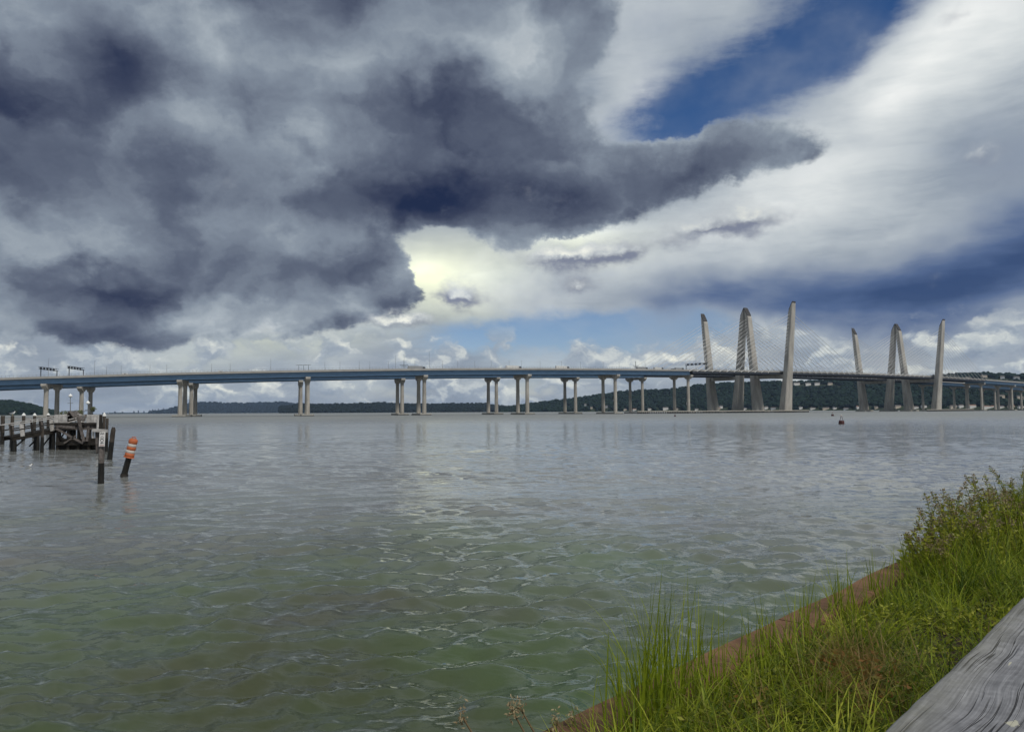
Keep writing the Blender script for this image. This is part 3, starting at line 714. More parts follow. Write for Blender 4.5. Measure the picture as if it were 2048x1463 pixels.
far_bridge = build_bridge(GAP, 'cable_stayed_bridge', 'farther of the twin bridges, half hidden behind the nearer deck', True)

# fenders: low rows of piles in front of the towers
def fender(s0, s1, lat, label):
    b = C((s0 + s1) / 2, lat); b.z = 0
    root = thing('fender', label, 'fender', b)
    seg = []
    for s in np.arange(s0, s1, 12.0):
        p, q = C(s, lat), C(min(s + 12.0, s1), lat); p.z = q.z = 2.35
        seg.append(MB().bar(p, q, 1.2, 0.9).build('fender_beam', 'fender', root))
    src = None; s = s0 + 1
    while s < s1:
        p = C(s, lat - 0.2); p.z = 0
        if src is None:
            src = MB().cyl((p.x, p.y, -1.2), (p.x, p.y, 1.95), 0.62, n=8).build('fender_pile', 'footing_wet', root); p0 = p
        else: part_copy(src, root, p - p0)
        s += 2.5
fender(548, 838, -31.0, 'long low row of fender piles before the first pair of cable towers')
fender(1120, 1260, -31.0, 'row of fender piles before the second, farther pair of cable towers')

# sign gantries over the roadway
def gantry(px, kind, label):
    s = s_of_px(px); X, Y, Z = frame(s); b = C(s, -HW + 0.8, 0.0)
    g = thing('sign_gantry', label, 'gantry', b)
    if kind == 'span':
        for lat in (-HW + 0.8, 14.0):
            q = C(s, lat, 0.0)
            MB().box(q + Vector((0, 0, 4.0)), (0.55, 0.55, 8.0), (X, Y, Z)).build('post', 'dark_steel', g)
        p, q = C(s, -HW - 1.5, 7.4), C(s, 15.0, 7.4)
        for dz in (0, 1.7):
            for dx in (-0.8, 0.8):
                MB().bar(p + X * dx + Z * dz, q + X * dx + Z * dz, 0.28, 0.28).build('chord', 'dark_steel', g)
        for k in range(14):
            t0, t1 = k / 14, (k + 1) / 14; a = p.lerp(q, t0); c = p.lerp(q, t1)
            a, c = (a, c + Z * 1.7) if k % 2 else (a + Z * 1.7, c)
            MB().bar(a - X * 0.8, c - X * 0.8, 0.2, 0.2).build('diagonal', 'dark_steel', g)
        for k in range(5):
            c = p.lerp(q, 0.14 + 0.18 * k) - X * 1.15 + Z * 0.85
            MB().box(c, (0.25, 3.0, 2.3), (X, Y, Z)).build('signal_panel', 'dark_steel', g)
    elif kind == 'arms':
        q = C(s, -HW + 0.8, 0)
        for k in range(3):
            a = C(s + (k - 1) * 4.2, -HW + 0.9, 0)
            MB().box(a + Vector((0, 0, 2.7)), (0.3, 0.3, 5.4), (X, Y, Z)).build('post', 'dark_steel', g)
            MB().bar(a + Vector((0, 0, 5.4)) - X * 2.6, a + Vector((0, 0, 5.9)) + X * 2.2, 0.7, 0.35).build('arm', 'galv', g)
    elif kind == 'tee':
        q = C(s, -HW + 0.8, 0)
        MB().box(q + Vector((0, 0, 4.6)), (0.35, 0.35, 9.2), (X, Y, Z)).build('post', 'dark_steel', g)
        MB().bar(q + Vector((0, 0, 4.4)) - X * 4, q + Vector((0, 0, 4.4)) + X * 4, 0.35, 0.35).build('arm', 'dark_steel', g)
        MB().bar(q + Vector((0, 0, 3.2)) - X * 2.5, q + Vector((0, 0, 3.2)) + X * 2.5, 0.3, 0.3).build('arm', 'dark_steel', g)
    return g
gantry(97, 'span', 'leftmost dark truss gantry over the near roadway')
gantry(155, 'span', 'second dark truss gantry from the left edge over the roadway')
gantry(604, 'arms', 'three short overhead arms above the third near pier')
gantry(800, 'tee', 'cross-armed gantry post left of the tall mast on the deck')
gantry(1250, 'tee', 'single cross-armed sign post near the deck joint, left of the towers')
gantry(1390, 'span', 'long dark truss gantry just left of the first tower')
def mast(px, h, label, group=None, lat=-HW + 0.3):
    s = s_of_px(px, lat); b = C(s, lat, 1.1); X, Y, Z = frame(s)
    o = MB().rings([b, b + Z * h], [0.16, 0.09], 6).box(b + Z * h + Y * 0.7, (0.3, 1.6, 0.15), (X, Y, Z)).build('light_pole', 'galv')
    tag(o, label, 'light pole', group)
mast(97, 15, 'tall slim mast beside the leftmost gantry'); mast(188, 12, 'slim mast at the right end of the second gantry')
mast(859, 16, 'tallest mast on the deck, right of the cross-armed gantry post'); mast(1393, 15, 'tall mast at the right end of the long truss gantry')
mast(542, 11, 'single mast between the second and third near piers'); mast(791, 12, 'mast left beside the cross-armed gantry post'); mast(808, 13, 'mast right beside the cross-armed gantry post')
for px in (718, 740, 775, 830, 886, 914, 950, 982, 1017, 1042, 1082, 1124, 1160, 1208, 1240, 1292, 1307, 680, 650, 210, 240, 300, 330, 420, 460):
    mast(px, 8.5, 'slim grey light pole along the near bridge deck', 'light poles along the near deck', lat=6.0)

# vehicles on the near roadway
def lorry(px, length, hgt, box_m, label, cab_right=True, lat=-9.0):
    s = s_of_px(px, lat); X, Y, Z = frame(s); b = C(s, lat, 0.0)
    if not cab_right: X = -X; Y = -Y
    t = thing('lorry', label, 'lorry', b)
    def bx(n, c, size, m): MB().box(b + X * c[0] + Y * c[1] + Z * c[2], size, (X, Y, Z)).build(n, m, t)
    bx('trailer', (-1.5, 0, 1.15 + hgt / 2), (length, 2.5, hgt), box_m)
    bx('chassis', (0, 0, 0.95), (length + 3.2, 1.0, 0.35), 'dark_steel')
    xf = -1.5 + length / 2 + 0.5
    V = []
    for y in (-1.2, 1.2):
        for (x, z) in ((xf, 0.6), (xf + 2.3, 0.6), (xf + 2.3, 1.9), (xf + 1.9, 3.1), (xf, 3.3)): V.append(b + X * x + Y * y + Z * z)
    MB().add(V, [(0, 1, 2, 3, 4), (9, 8, 7, 6, 5)] + [(j, j + 5, (j + 1) % 5 + 5, (j + 1) % 5) for j in range(5)]).build('cab', 'brown_car', t)
    for x in (-1.5 - length / 2 + 1.2, -1.5 - length / 2 + 2.4, xf - 0.2, xf + 1.6):
        for y in (-1.1, 1.1):
            c = b + X * x + Y * y + Z * 0.52
            MB().cyl(c - Y * 0.16, c + Y * 0.16, 0.52, n=12).build('wheel', 'tyre', t)
lorry(833, 14, 2.7, 'trailer_g', 'grey box lorry just left of the tallest mast'); lorry(1029, 14, 2.7, 'trailer', 'white box lorry above the fifth pair of near columns')
lorry(1124, 13, 2.6, 'trailer', 'pale box lorry between the fifth and sixth near piers'); lorry(1284, 12, 2.4, 'trailer_g', 'grey box lorry right of the single cross-armed post')
lorry(1318, 10, 2.3, 'trailer', 'short white lorry left of the long truss gantry'); lorry(1360, 10, 2.0, 'trailer_g', 'low grey lorry under the long truss gantry')
def car(px, m, label, lat=-9.0, van=False):
    s = s_of_px(px, lat); X, Y, Z = frame(s); b = C(s, lat, 0.0)
    t = thing('car', label, 'car', b); V = []
    pr = [(-2.2, 0.35), (2.2, 0.35), (2.2, 0.8), (1.2, 0.95), (0.6, 1.45), (-1.3, 1.5), (-2.1, 1.0)] if not van else [(-2.6, 0.4), (2.6, 0.4), (2.6, 1.1), (1.9, 1.3), (1.4, 2.2), (-2.6, 2.2)]
    k = len(pr)
    for y in (-0.85, 0.85):
        for (x, z) in pr: V.append(b + X * x + Y * y + Z * z)
    MB().add(V, [tuple(range(k)), tuple(range(2 * k - 1, k - 1, -1))] + [(j, j + k, (j + 1) % k + k, (j + 1) % k) for j in range(k)]).build('body', m, t)
    for y in (-0.87, 0.87):
        MB().box(b + X * -0.3 + Y * y + Z * (1.2 if not van else 1.7), (1.7, 0.03, 0.35), (X, Y, Z)).build('window', 'glass', t)
        for x in (-1.35, 1.35):
            c = b + X * x + Y * y + Z * 0.33; MB().cyl(c - Y * 0.1, c + Y * 0.1, 0.33, n=10).build('wheel', 'tyre', t)
car(230, 'brown_car', 'dark car just right of the second gantry'); car(250, 'trailer', 'white van on the deck between the first two near piers', van=True)
car(440, 'trailer', 'white van above the hazy ridge, right of the second near pier', van=True); car(620, 'brown_car', 'dark car beside the three overhead arms')
car(1052, 'brown_car', 'dark car behind the white box lorry'); car(1178, 'brown_car', 'dark car between the sixth pair of columns and the pale lorry'); car(1345, 'brown_car', 'dark van under the left end of the long gantry', van=True)
# ------------------------------------------------------------------ old timber pier at the left
def pile(px, top, base, wpx, label, lean=0.0, cap=None, wet=0.42, name='mooring_pile', group=None, tone='pile', rounded=False):
    b = on_z(px, base); dep = b.y; sc = dep / F_PX
    h = CAM.z + ray(px, top).z / ray(px, top).y * dep; r = wpx * sc / 2
    o = thing(name, label, 'pile', (b.x, b.y, 0), group)
    tip = Vector((b.x + lean * sc, b.y, h)); bot = Vector((b.x - lean * sc * 0.5, b.y, -1.4))
    zw = max(0.5, h * wet)
    def P(z):
        t = (z + 1.4) / (h + 1.4); return bot.lerp(tip, t)
    n = 12
    MB().rings([P(-1.4), P(0.0), P(zw * 0.5), P(zw)], [r * 1.06, r * 1.05, r * 1.0, r * 0.97], n, jitter=0.05).build('wet_foot', 'pile_wet', o)
    zs = np.linspace(zw + 0.002, h, 6)
    rr = [r * (0.96 - 0.05 * k / 5) for k in range(6)]
    if rounded: rr[-1] *= 0.6
    MB().rings([P(z) for z in zs], rr, n, jitter=0.07).build('shaft', tone, o)
    if cap == 'cone':
        MB().rings([P(h + 0.003), P(h + 0.06), P(h + 0.28), P(h + 0.34)], [r * 1.2, r * 1.2, r * 0.5, r * 0.1], n).build('pile_cap', 'white', o)
    return o, tip
pile(4, 831, 888, 8, 'leftmost thick pile at the frame edge, before the walkway')
_, gull_tip = pile(23, 831, 895, 7, 'weathered pile with a gull on top, left of the walkway', wet=0.35)
pile(83.5, 853, 905, 6.6, 'short lone pile in open water before the walkway', wet=0.6)
pile(46, 831, 880, 6.5, 'white-capped pile, first right of the gull', cap='cone'); pile(68, 831, 876, 6.0, 'white-capped pile, second right of the gull', cap='cone'); pile(95.5, 830, 868, 5.5, 'white-capped pile nearest the ruined platform', cap='cone')
pile(218.5, 854, 919, 9.5, 'stout dark pile with rounded top, right of the sign pile', lean=7, rounded=True, wet=0.55, tone='pile')
pile(200, 829, 903, 6.5, 'dark pile at the right corner of the platform', wet=0.5, tone='darkwood'); pile(207, 832, 900, 6, 'white-topped pile at the right corner of the platform', cap='cone', tone='pile'); pile(213, 836, 902, 5.5, 'mossy outer pile at the right corner of the platform', wet=0.4, tone='pile')
pile(194, 830, 906, 4.5, 'thin upright behind the sign pile', wet=0.3, tone='greywood')

# platform
pA, pB = on_z(112, 899), on_z(197, 899); ydp = 69.0
sc = pA.y / F_PX; x0, x1 = pA.x, pB.x; y0 = pA.y; ZD = 2.32
def sh_(y): return (y - y0) * (x0 + x1) / (2 * y0)          # the pier head runs straight away from the bank
plat = thing('ruined_platform', 'ruined timber pier head with dark piles and fallen planks', 'pier', ((x0 + x1) / 2, y0 + 2, 0))
for i in range(5):
    for j in range(3):
        y = y0 + 0.2 + j * 2.0; x = x0 + 0.15 + i * (x1 - x0 - 0.3) / 4 + sh_(y)
        MB().rings([(x, y, -1.2), (x, y, 1.0), (x, y, ZD - 0.62)], [0.17, 0.16, 0.15], 10, jitter=0.05).build('support_pile', 'darkwood', plat)
for j in range(3):
    MB().box(((x0 + x1) / 2 + sh_(y0 + 0.2 + j * 2.0), y0 + 0.2 + j * 2.0, ZD - 0.44), (x1 - x0 + 0.2, 0.3, 0.34)).build('cross_timber', 'darkwood' if j else 'oldwood', plat)
MB().box(((x0 + x1) / 2, y0 - 0.02, ZD - 0.09), (x1 - x0 + 0.3, 0.22, 0.2)).build('front_beam', 'darkwood', plat)
MB().box(((x0 + x1) / 2, y0 + 0.02, 0.55), (x1 - x0, 0.25, 0.3)).build('waling', 'darkwood', plat)
for k in range(9):
    x = x0 + 0.1 + k * (x1 - x0 - 0.2) / 8
    MB().box((x + 0.1, y0 + 0.35, 0.35), ((x1 - x0) / 9 + 0.03, 0.08, 1.2 + 0.3 * random.random())).build('sheeting_board', 'darkwood', plat)
npl = 14
for k in range(npl):
    if k in (5, 9): continue
    y = y0 + 0.25 + k * 0.31
    MB().box(((x0 + x1) / 2 + sh_(y) + random.uniform(-0.1, 0.1), y, ZD - 0.22 + random.uniform(-0.01, 0.01)), (x1 - x0 + random.uniform(-0.2, 0.3), 0.27, 0.07), (Vector((math.cos(0.01 * (k % 3 - 1)), math.sin(0.01 * (k % 3 - 1)), 0)), Vector((-math.sin(0.01 * (k % 3 - 1)), math.cos(0.01 * (k % 3 - 1)), 0)), Vector((0, 0, 1)))).build('deck_plank', 'oldwood', plat)
def ap(px, py, dy=0.0): return at_depth(px, py, y0 + dy)
for (a, b, w, m) in (((113, 857), (166, 886), 0.16, 'oldwood'), ((128, 886), (152, 871), 0.12, 'oldwood'), ((156, 833), (168, 883), 0.24, 'oldwood'), ((177, 852), (174, 882), 0.2, 'oldwood')):
    MB().bar(ap(*a, -0.25), ap(*b, -0.25), w, 0.08, (0, 1, 0)).build('brace', m, plat)
MB().bar(ap(112, 852, -0.16), ap(150, 854, -0.16), 0.2, 0.08, (0, 1, 0)).build('brace', 'oldwood', plat)
# debris on top
deb = [((133, 845), (160, 838), 0.22, 'greywood'), ((128, 846), (170, 843), 0.25, 'greywood'), ((137, 839), (158, 834), 0.18, 'greywood'), ((165, 846), (172, 829), 0.16, 'oldwood'), ((150, 846), (176, 838), 0.2, 'greywood'), ((125, 840), (148, 845), 0.16, 'oldwood')]
for k, (a, b, w, m) in enumerate(deb):
    o = MB().bar(ap(*a, 0.8 + 0.25 * k), ap(*b, 1.3 + 0.25 * k), w, 0.07).build('loose_plank', m)
    tag(o, ['pale plank tilted up to the right in front of the shelter', 'long pale plank lying flat along the platform front', 'short pale plank propped under the shelter roof', 'brown plank standing steeply beside the right blocks', 'pale plank sloping up towards the right blocks', 'brown plank sloping down from the left blocks'][k], 'plank', 'fallen planks on the platform')
# broken shelter: two sloping boards over a dark hollow
sh = thing('collapsed_shelter', 'small collapsed wooden shelter with a dark opening on the platform', 'shelter', ap(140, 845, 1.5))
a, t, c = ap(127, 843, 1.6), ap(139, 822, 1.6), ap(153, 840, 1.6)
for (p, q) in ((a, t), (t, c)):
    d = (q - p).normalized(); nrm = Vector((-d.z, 0, d.x))
    MB().box((p + q) / 2 + Vector((0, 0.6, 0)), ((q - p).length, 1.4, 0.07), (d, Vector((0, 1, 0)), nrm)).build('roof_board', 'oldwood', sh)
V = [a + Vector((0, 1.2, 0)), c + Vector((0, 1.2, 0)), t + Vector((0, 1.2, -0.1)), a + Vector((0, 1.14, 0)), c + Vector((0, 1.14, 0)), t + Vector((0, 1.14, -0.1))]
MB().add(V, [(0, 2, 1), (3, 4, 5), (0, 1, 4, 3), (1, 2, 5, 4), (2, 0, 3, 5)]).build('back_board', 'darkwood', sh)
# pale bleached fender blocks along the edge
for (px, w, lab) in ((114, 7.5, 'first'), (122, 7.2, 'second'), (129.5, 6.6, 'third'), (178, 6.4, 'fourth'), (185, 6.2, 'fifth'), (191.5, 5.8, 'rightmost')):
    p, q = ap(px, 846, 0.3), ap(px, 829, 0.3)
    hb = q.z - ZD + 0.12
    b = MB(); c = Vector((p.x, p.y, ZD - 0.12 + hb / 2)); r = 0.05
    hw_ = w * sc / 2
    V = []
    for z in (-hb / 2, hb / 2 - 0.06, hb / 2):
        kk = 0.85 if z > hb / 2 - 0.03 else 1.0
        for (i, j) in ((-1, -1), (1, -1), (1, 1), (-1, 1)): V.append(c + Vector((i * hw_ * kk, j * 0.14 * kk, z)))
    b.add(V, [(3, 2, 1, 0), (8, 9, 10, 11)] + [(l * 4 + i, l * 4 + (i + 1) % 4, l * 4 + 4 + (i + 1) % 4, l * 4 + 4 + i) for l in range(2) for i in range(4)])
    o = b.build('timber_block', 'greywood'); tag(o, f'{lab} bleached timber block counted from the left along the platform edge', 'timber block', 'bleached blocks on the platform edge')
# lamps
for (px, top, base, dd, lab) in ((141, 790, 828, 6.0, 'taller lamp post with pale domed head on the platform'), (176, 804, 832, 7.0, 'shorter lamp post with pale head at the right of the platform')):
    yd = y0 + dd; b = at_depth(px, base, yd); t = at_depth(px, top, yd); b.z = ZD - 0.18
    l = thing('lamp_post', lab, 'lamp post', b)
    MB().rings([b, t - Vector((0, 0, 0.2))], [0.045, 0.035], 8).build('pole', 'galv', l)
    q = t - Vector((0, 0, 0.2))
    MB().rings([q + Vector((0, 0, z)) for z in (0, 0.1, 0.2, 0.26, 0.34)], [0.07, 0.19, 0.17, 0.08, 0.03], 12).build('lamp_head', 'lampglow', l)
    MB().bar(t - Vector((0.25, 0, 0.75)), t - Vector((-0.25, 0, 0.75)), 0.05, 0.05).build('cross_arm', 'galv', l)
# pipe rail and weeds at the back of the platform
rail = thing('pipe_rail', 'thin pipe railing at the back of the ruined platform', 'railing', ap(140, 840, 4.0))
for dz in (0.55, 1.05): MB().bar(Vector((x0 + 0.3 + sh_(y0 + 4.1), y0 + 4.1, ZD + dz)), Vector((x1 - 1.0 + sh_(y0 + 4.1), y0 + 4.1, ZD + dz)), 0.04, 0.04).build('rail', 'galv', rail)
for k in range(5): MB().box((x0 + 0.3 + sh_(y0 + 4.1) + k * (x1 - x0 - 1.3) / 4, y0 + 4.1, ZD + 0.42), (0.05, 0.05, 1.25)).build('post', 'galv', rail)

# leaf tuft helper (real little leaves)
def leaf_cloud(center, rad, n, size, g):
    c = np.array(center); d = g.normal(size=(n, 3)); d /= np.linalg.norm(d, axis=1)[:, None]
    P = c + d * (np.array(rad) * (0.35 + 0.65 * g.random((n, 1))))
    a = g.normal(size=(n, 3)); a /= np.linalg.norm(a, axis=1)[:, None]; b = np.cross(a, g.normal(size=(n, 3))); b /= np.linalg.norm(b, axis=1)[:, None]
    s = size * (0.6 + 0.8 * g.random((n, 1)))
    return np.stack([P - a * s, P + b * s * 0.45, P + a * s, P - b * s * 0.45], 1).reshape(-1, 3)
MT['weed'] = mat('dry_weed_leaf', (0.07, 0.09, 0.03), 0.9, 0.4, 8.0, rgb2=(0.14, 0.15, 0.08))
def small_bush(px, py, dd, rad, n, size, label, stem=0.5):
    c = ap(px, py, dd); b = thing('small_bush', label, 'bush', (c.x, c.y, c.z - stem)); g = np.random.default_rng(int(px))
    MB().rings([(c.x, c.y, ZD - 0.2), (c.x, c.y, c.z)], [0.04, 0.02], 6).build('stem', 'darkwood', b)
    V = leaf_cloud(c, rad, n, size, g); np_mesh('leaves', V, np.arange(len(V)).reshape(-1, 4), 'weed', b)
small_bush(186, 818, 4.0, (0.26, 0.26, 0.26), 260, 0.07, 'round green bush growing on the platform beside the right blocks')
small_bush(128, 826, 3.6, (0.6, 0.4, 0.22), 260, 0.06, 'low grey-green scrub at the back left of the platform'); small_bush(158, 824, 3.4, (0.5, 0.4, 0.22), 220, 0.06, 'low scrub at the back right of the platform')

# walkway from the left edge to the platform
wA, wB = on_z(12, 892, 0.0), on_z(112, 885, 0.0)
wa = Vector((at_depth(14, 860, 66.0).x, 66.0, 1.22)); wb = Vector((x0 - 0.1, y0 + 3.0, 2.12))
walk = thing('walkway', 'narrow timber walkway with pale railing leading to the ruined platform', 'walkway', wa * 1.0)
d = (wb - wa).normalized(); side = Vector((-d.y, d.x, 0)).normalized(); L = (wb - wa).length; upv = d.cross(side) * -1
if upv.z < 0: upv = -upv
n = int(L / 0.26)
for k in range(n):
    MB().box(wa + d * ((k + 0.5) * L / n), (0.22, 1.3, 0.06), (d, side, upv)).build('plank', 'darkwood', walk)
for sg in (-1, 1):
    MB().bar(wa + side * (sg * 0.55) - upv * 0.2, wb + side * (sg * 0.55) - upv * 0.2, 0.14, 0.3).build('stringer', 'darkwood', walk)
    MB().bar(wa + side * (sg * 0.68) + upv * 0.98, wb + side * (sg * 0.68) + upv * 0.98, 0.12, 0.06).build('top_rail', 'greywood', walk)
    MB().bar(wa + side * (sg * 0.68) + upv * 0.5, wb + side * (sg * 0.68) + upv * 0.5, 0.04, 0.10).build('middle_rail', 'darkwood', walk)
    for k in range(8):
        p = wa + d * (L * k / 7.0) + side * (sg * 0.66)
        MB().box(p + upv * 0.42, (0.14 + 0.22 * (k % 3 == 1), 0.07, 1.06), (d, side, upv)).build('baluster', 'greywood' if (sg < 0 and k % 3 == 1) else ('oldwood' if k % 2 else 'darkwood'), walk)
for k in range(4):
    for sg in (-1, 1):
        p = wa + d * (L * (k + 0.35) / 3.6 + 0.3 * (k % 2) + 0.25 * sg) + side * (sg * 0.5)
        MB().rings([(p.x, p.y, -1.2), (p.x, p.y, 0.6), (p.x, p.y, p.z - 0.36)], [0.17, 0.15, 0.13], 9, jitter=0.06).build('support_pile', 'pile_wet', walk)
for k in range(4):
    p = wa + d * (L * (k + 0.6) / 5.0); q = wa + d * (L * (k + 1.3) / 5.0)
    MB().bar(Vector((p.x, p.y, 0.35)), Vector((q.x, q.y, q.z - 0.4)), 0.12, 0.08).build('brace', 'pile_wet', walk)
# floating dock farther back
fd = thing('floating_dock', 'low white floating dock behind the walkway', 'dock', on_z(45, 842))
c = on_z(40, 838.5)
MB().box((c.x, c.y, 0.42), (13.0, 2.2, 0.5)).build('deck', 'greywood', fd); MB().box((c.x, c.y, 0.02), (13.0, 2.1, 0.28)).build('float', 'darkwood', fd)

# ------------------------------------------------------------------ sign pile and barrel pile
o, tip = pile(201.5, 862, 968, 11.5, 'nearest pile carrying a white warning sign on its upper half', wet=0.40, tone='oldwood')
bs = on_z(201.5, 968); sc1 = bs.y / F_PX
def sp(px, py, dy=0.0): return at_depth(px, py, bs.y + dy)
p = sp(201, 860.5); MB().bar(sp(186, 859.8, -0.02), sp(214, 861.5, -0.02), 0.16, 0.13).build('cross_board', 'greywood', o)
MB().bar(sp(194.2, 862, 0.1), sp(196.0, 905, 0.1), 0.13, 0.1, (0, 1, 0)).build('side_board', 'oldwood', o)
MB().bar(sp(187, 863, 0.05), sp(186, 876, 0.05), 0.06, 0.05, (0, 1, 0)).build('hanging_slat', 'greywood', o)
sgn = thing('warning_sign', 'narrow white warning sign with a round symbol nailed to the nearest pile', 'sign', sp(204.3, 892, -0.18))
cs = sp(204.3, 877.8, -0.17); w_, h_ = 11.3 * sc1, 28.5 * sc1; ax = (Vector((1, 0, 0)), Vector((0, 1, 0)), Vector((0.03, 0, 1)).normalized())
MB().box(cs, (w_, 0.02, h_), ax).build('panel', 'sign', sgn)
def mark(x, z, w, h, m='ink'):
    MB().box(cs + Vector((x * w_, -0.013, z * h_)), (w * w_, 0.004, h * h_), ax).build('mark', m, sgn)
for k, x in enumerate((-0.27, -0.09, 0.09, 0.27)):                    # a line of heavy letters at the top
    mark(x - 0.06, 0.385, 0.045, 0.12); mark(x + 0.05, 0.385, 0.04, 0.12 if k % 2 else 0.07); mark(x, 0.335 if k % 2 == 0 else 0.43, 0.10, 0.025)
def annulus(cx, cz, r0, r1, m):
    V = []; n = 20
    for r in (r0, r1):
        for i in range(n):
            a = 2 * math.pi * i / n; V.append(cs + Vector((cx * w_ + r * math.cos(a), -0.0135, cz * h_ + r * math.sin(a))))
    V2 = [v + Vector((0, 0.003, 0)) for v in V]; b = MB()
    b.add(V + V2, [(i, (i + 1) % n, n + (i + 1) % n, n + i) for i in range(n)] + [(i, 2 * n + i, 2 * n + (i + 1) % n, (i + 1) % n) for i in range(n)] + [(n + (i + 1) % n, 3 * n + (i + 1) % n, 3 * n + i, n + i) for i in range(n)])
    b.build('symbol', m, sgn)
annulus(0.0, 0.10, 0.045, 0.065, 'ink'); annulus(0.0, -0.07, 0.055, 0.078, 'ink'); mark(0, 0.0, 0.10, 0.06)
mark(-0.22, -0.27, 0.10, 0.10); mark(-0.02, -0.27, 0.16, 0.10); mark(0.2, -0.25, 0.16, 0.05); mark(0.2, -0.30, 0.10, 0.03); mark(0, -0.43, 0.8, 0.05, 'red_ink')

bb = on_z(247.5, 953); sc2 = bb.y / F_PX; tp = at_depth(268, 876, bb.y)
bp_ = thing('leaning_pile', 'dark pile leaning right under the orange barrel', 'pile', (bb.x, bb.y, 0))
axis = (tp - bb).normalized()
MB().rings([bb - axis * 1.4, bb, bb + axis * 0.5, bb + axis * 1.2], [0.155, 0.15, 0.14, 0.135], 12, jitter=0.07).build('shaft', 'pile_wet', bp_)
MB().rings([bb + axis * 0.02, bb + axis * 0.16], [0.19, 0.165], 12, jitter=0.10).build('weed_collar', 'darkwood', bp_)
Lb = (tp - bb).length
bar = thing('traffic_barrel', 'orange and white striped traffic barrel capping the leaning pile', 'traffic barrel', bb + axis * (Lb - 0.95))
def bpt(t): return bb + axis * (Lb - 0.97 + t)
MB().rings([bpt(0), bpt(0.05), bpt(0.055)], [0.248, 0.248, 0.222], 28).build('rim', 'orange', bar)
for (t0, t1, r, m, nm) in ((0.057, 0.235, 0.222, 'orange', 'band'), (0.237, 0.385, 0.212, 'reflect', 'stripe'), (0.387, 0.55, 0.213, 'orange', 'band'), (0.552, 0.70, 0.203, 'reflect', 'stripe'), (0.702, 0.90, 0.207, 'orange', 'band')):
    MB().rings([bpt(t0), bpt(t0 + 0.012), bpt(t1 - 0.012), bpt(t1)], [r - 0.012, r, r - 0.003, r - 0.015], 28).build(nm, m, bar)
MB().rings([bpt(0.902), bpt(0.93), bpt(0.955)], [0.18, 0.165, 0.10], 28).build('top', 'orange', bar)
tx = axis.cross(Vector((0, 1, 0))).normalized()
hn = MB(); hn.rings([bpt(0.94) + tx * (-0.1), bpt(1.03) + tx * (-0.08), bpt(1.03) + tx * 0.08, bpt(0.94) + tx * 0.1], [0.02] * 4, 6).build('handle', 'orange', bar)

# ------------------------------------------------------------------ gulls and buoys
def gull(loc, s, heading, standing, label):
    o = thing('gull', label, 'gull', loc); L = Vector(loc)
    X = Vector((math.cos(heading), math.sin(heading), 0)); Y = Vector((-X.y, X.x, 0)); Z = Vector((0, 0, 1))
    z = 0.16 if standing else 0.03
    def q(x, zz, y=0.0): return L + (X * x + Y * y + Z * (zz + z)) * s
    pts = [(-0.27, 0.05, 0.012), (-0.20, 0.045, 0.04), (-0.10, 0.04, 0.075), (0.02, 0.05, 0.09), (0.11, 0.085, 0.07), (0.15, 0.14, 0.048), (0.165, 0.19, 0.046), (0.185, 0.215, 0.046), (0.22, 0.21, 0.028), (0.235, 0.205, 0.010)]
    MB().rings([q(a, b) for a, b, r in pts], [r * s for a, b, r in pts], 12).build('body', 'gull', o)
    for sg in (-1, 1):
        MB().rings([q(0.10, 0.08, 0.065 * sg), q(0.0, 0.085, 0.075 * sg), q(-0.14, 0.07, 0.055 * sg), q(-0.33, 0.07, 0.02 * sg)], [0.02 * s, 0.045 * s, 0.035 * s, 0.006 * s], 8).build('wing', 'gull_wing', o)
        if standing: MB().rings([q(0.0, -0.02, 0.03 * sg), L + (X * 0.0 + Y * (0.03 * sg)) * s], [0.008 * s] * 2, 6).build('leg', 'beak', o)
    MB().rings([q(0.23, 0.207), q(0.285, 0.196)], [0.012 * s, 0.004 * s], 6).build('beak', 'beak', o)
gull((gull_tip.x, gull_tip.y, gull_tip.z + 0.005), 1.0, 0.3, True, 'white gull standing on a pile at the left edge')
gp = on_z(58, 934); gull((gp.x, gp.y, 0.0), 0.75, 0.2, False, 'small gull floating on the water below the walkway')
def buoy(px, py, h, label):
    b = on_z(px, py); o = thing('channel_buoy', label, 'buoy', b); k = h / 2.2
    MB().rings([b + Vector((0, 0, z * k)) for z in (-0.5, 0.0, 0.25, 0.75, 0.85)], [0.5 * k, 0.66 * k, 0.66 * k, 0.6 * k, 0.5 * k], 16).build('float', 'buoy', o)
    for i in range(4):
        a = i * math.pi / 2 + 0.4; MB().cyl(b + Vector((0.45 * k * math.cos(a), 0.45 * k * math.sin(a), 0.82 * k)), b + Vector((0.12 * k * math.cos(a), 0.12 * k * math.sin(a), 1.9 * k)), 0.05 * k, n=6).build('strut', 'buoy', o)
    MB().rings([b + Vector((0, 0, z * k)) for z in (1.85, 1.95, 2.1, 2.2)], [0.16 * k, 0.2 * k, 0.15 * k, 0.05 * k], 10).build('lantern', 'reflect', o)
buoy(1683, 847.5, 2.0, 'dark red lattice buoy on the water before the second towers'); buoy(1665, 831.5, 2.2, 'tiny dark buoy left of the red lattice buoy'); buoy(1350, 832.5, 1.6, 'tiny dark buoy before the first fender row')
_q = [on_z(1080, 1463, CAM.z - 1.62), on_z(1850, 1095, CAM.z - 1.62), on_z(1750, 1463, CAM.z - 0.58), on_z(2048, 1185, CAM.z - 0.58)]
_d = [_q[1] - _q[0], _q[3] - _q[2]]
VP_AZ = 0.5 * sum(math.degrees(math.atan2(v.x, v.y)) for v in _d)
print('AZ', [math.degrees(math.atan2(v.x, v.y)) for v in _d])
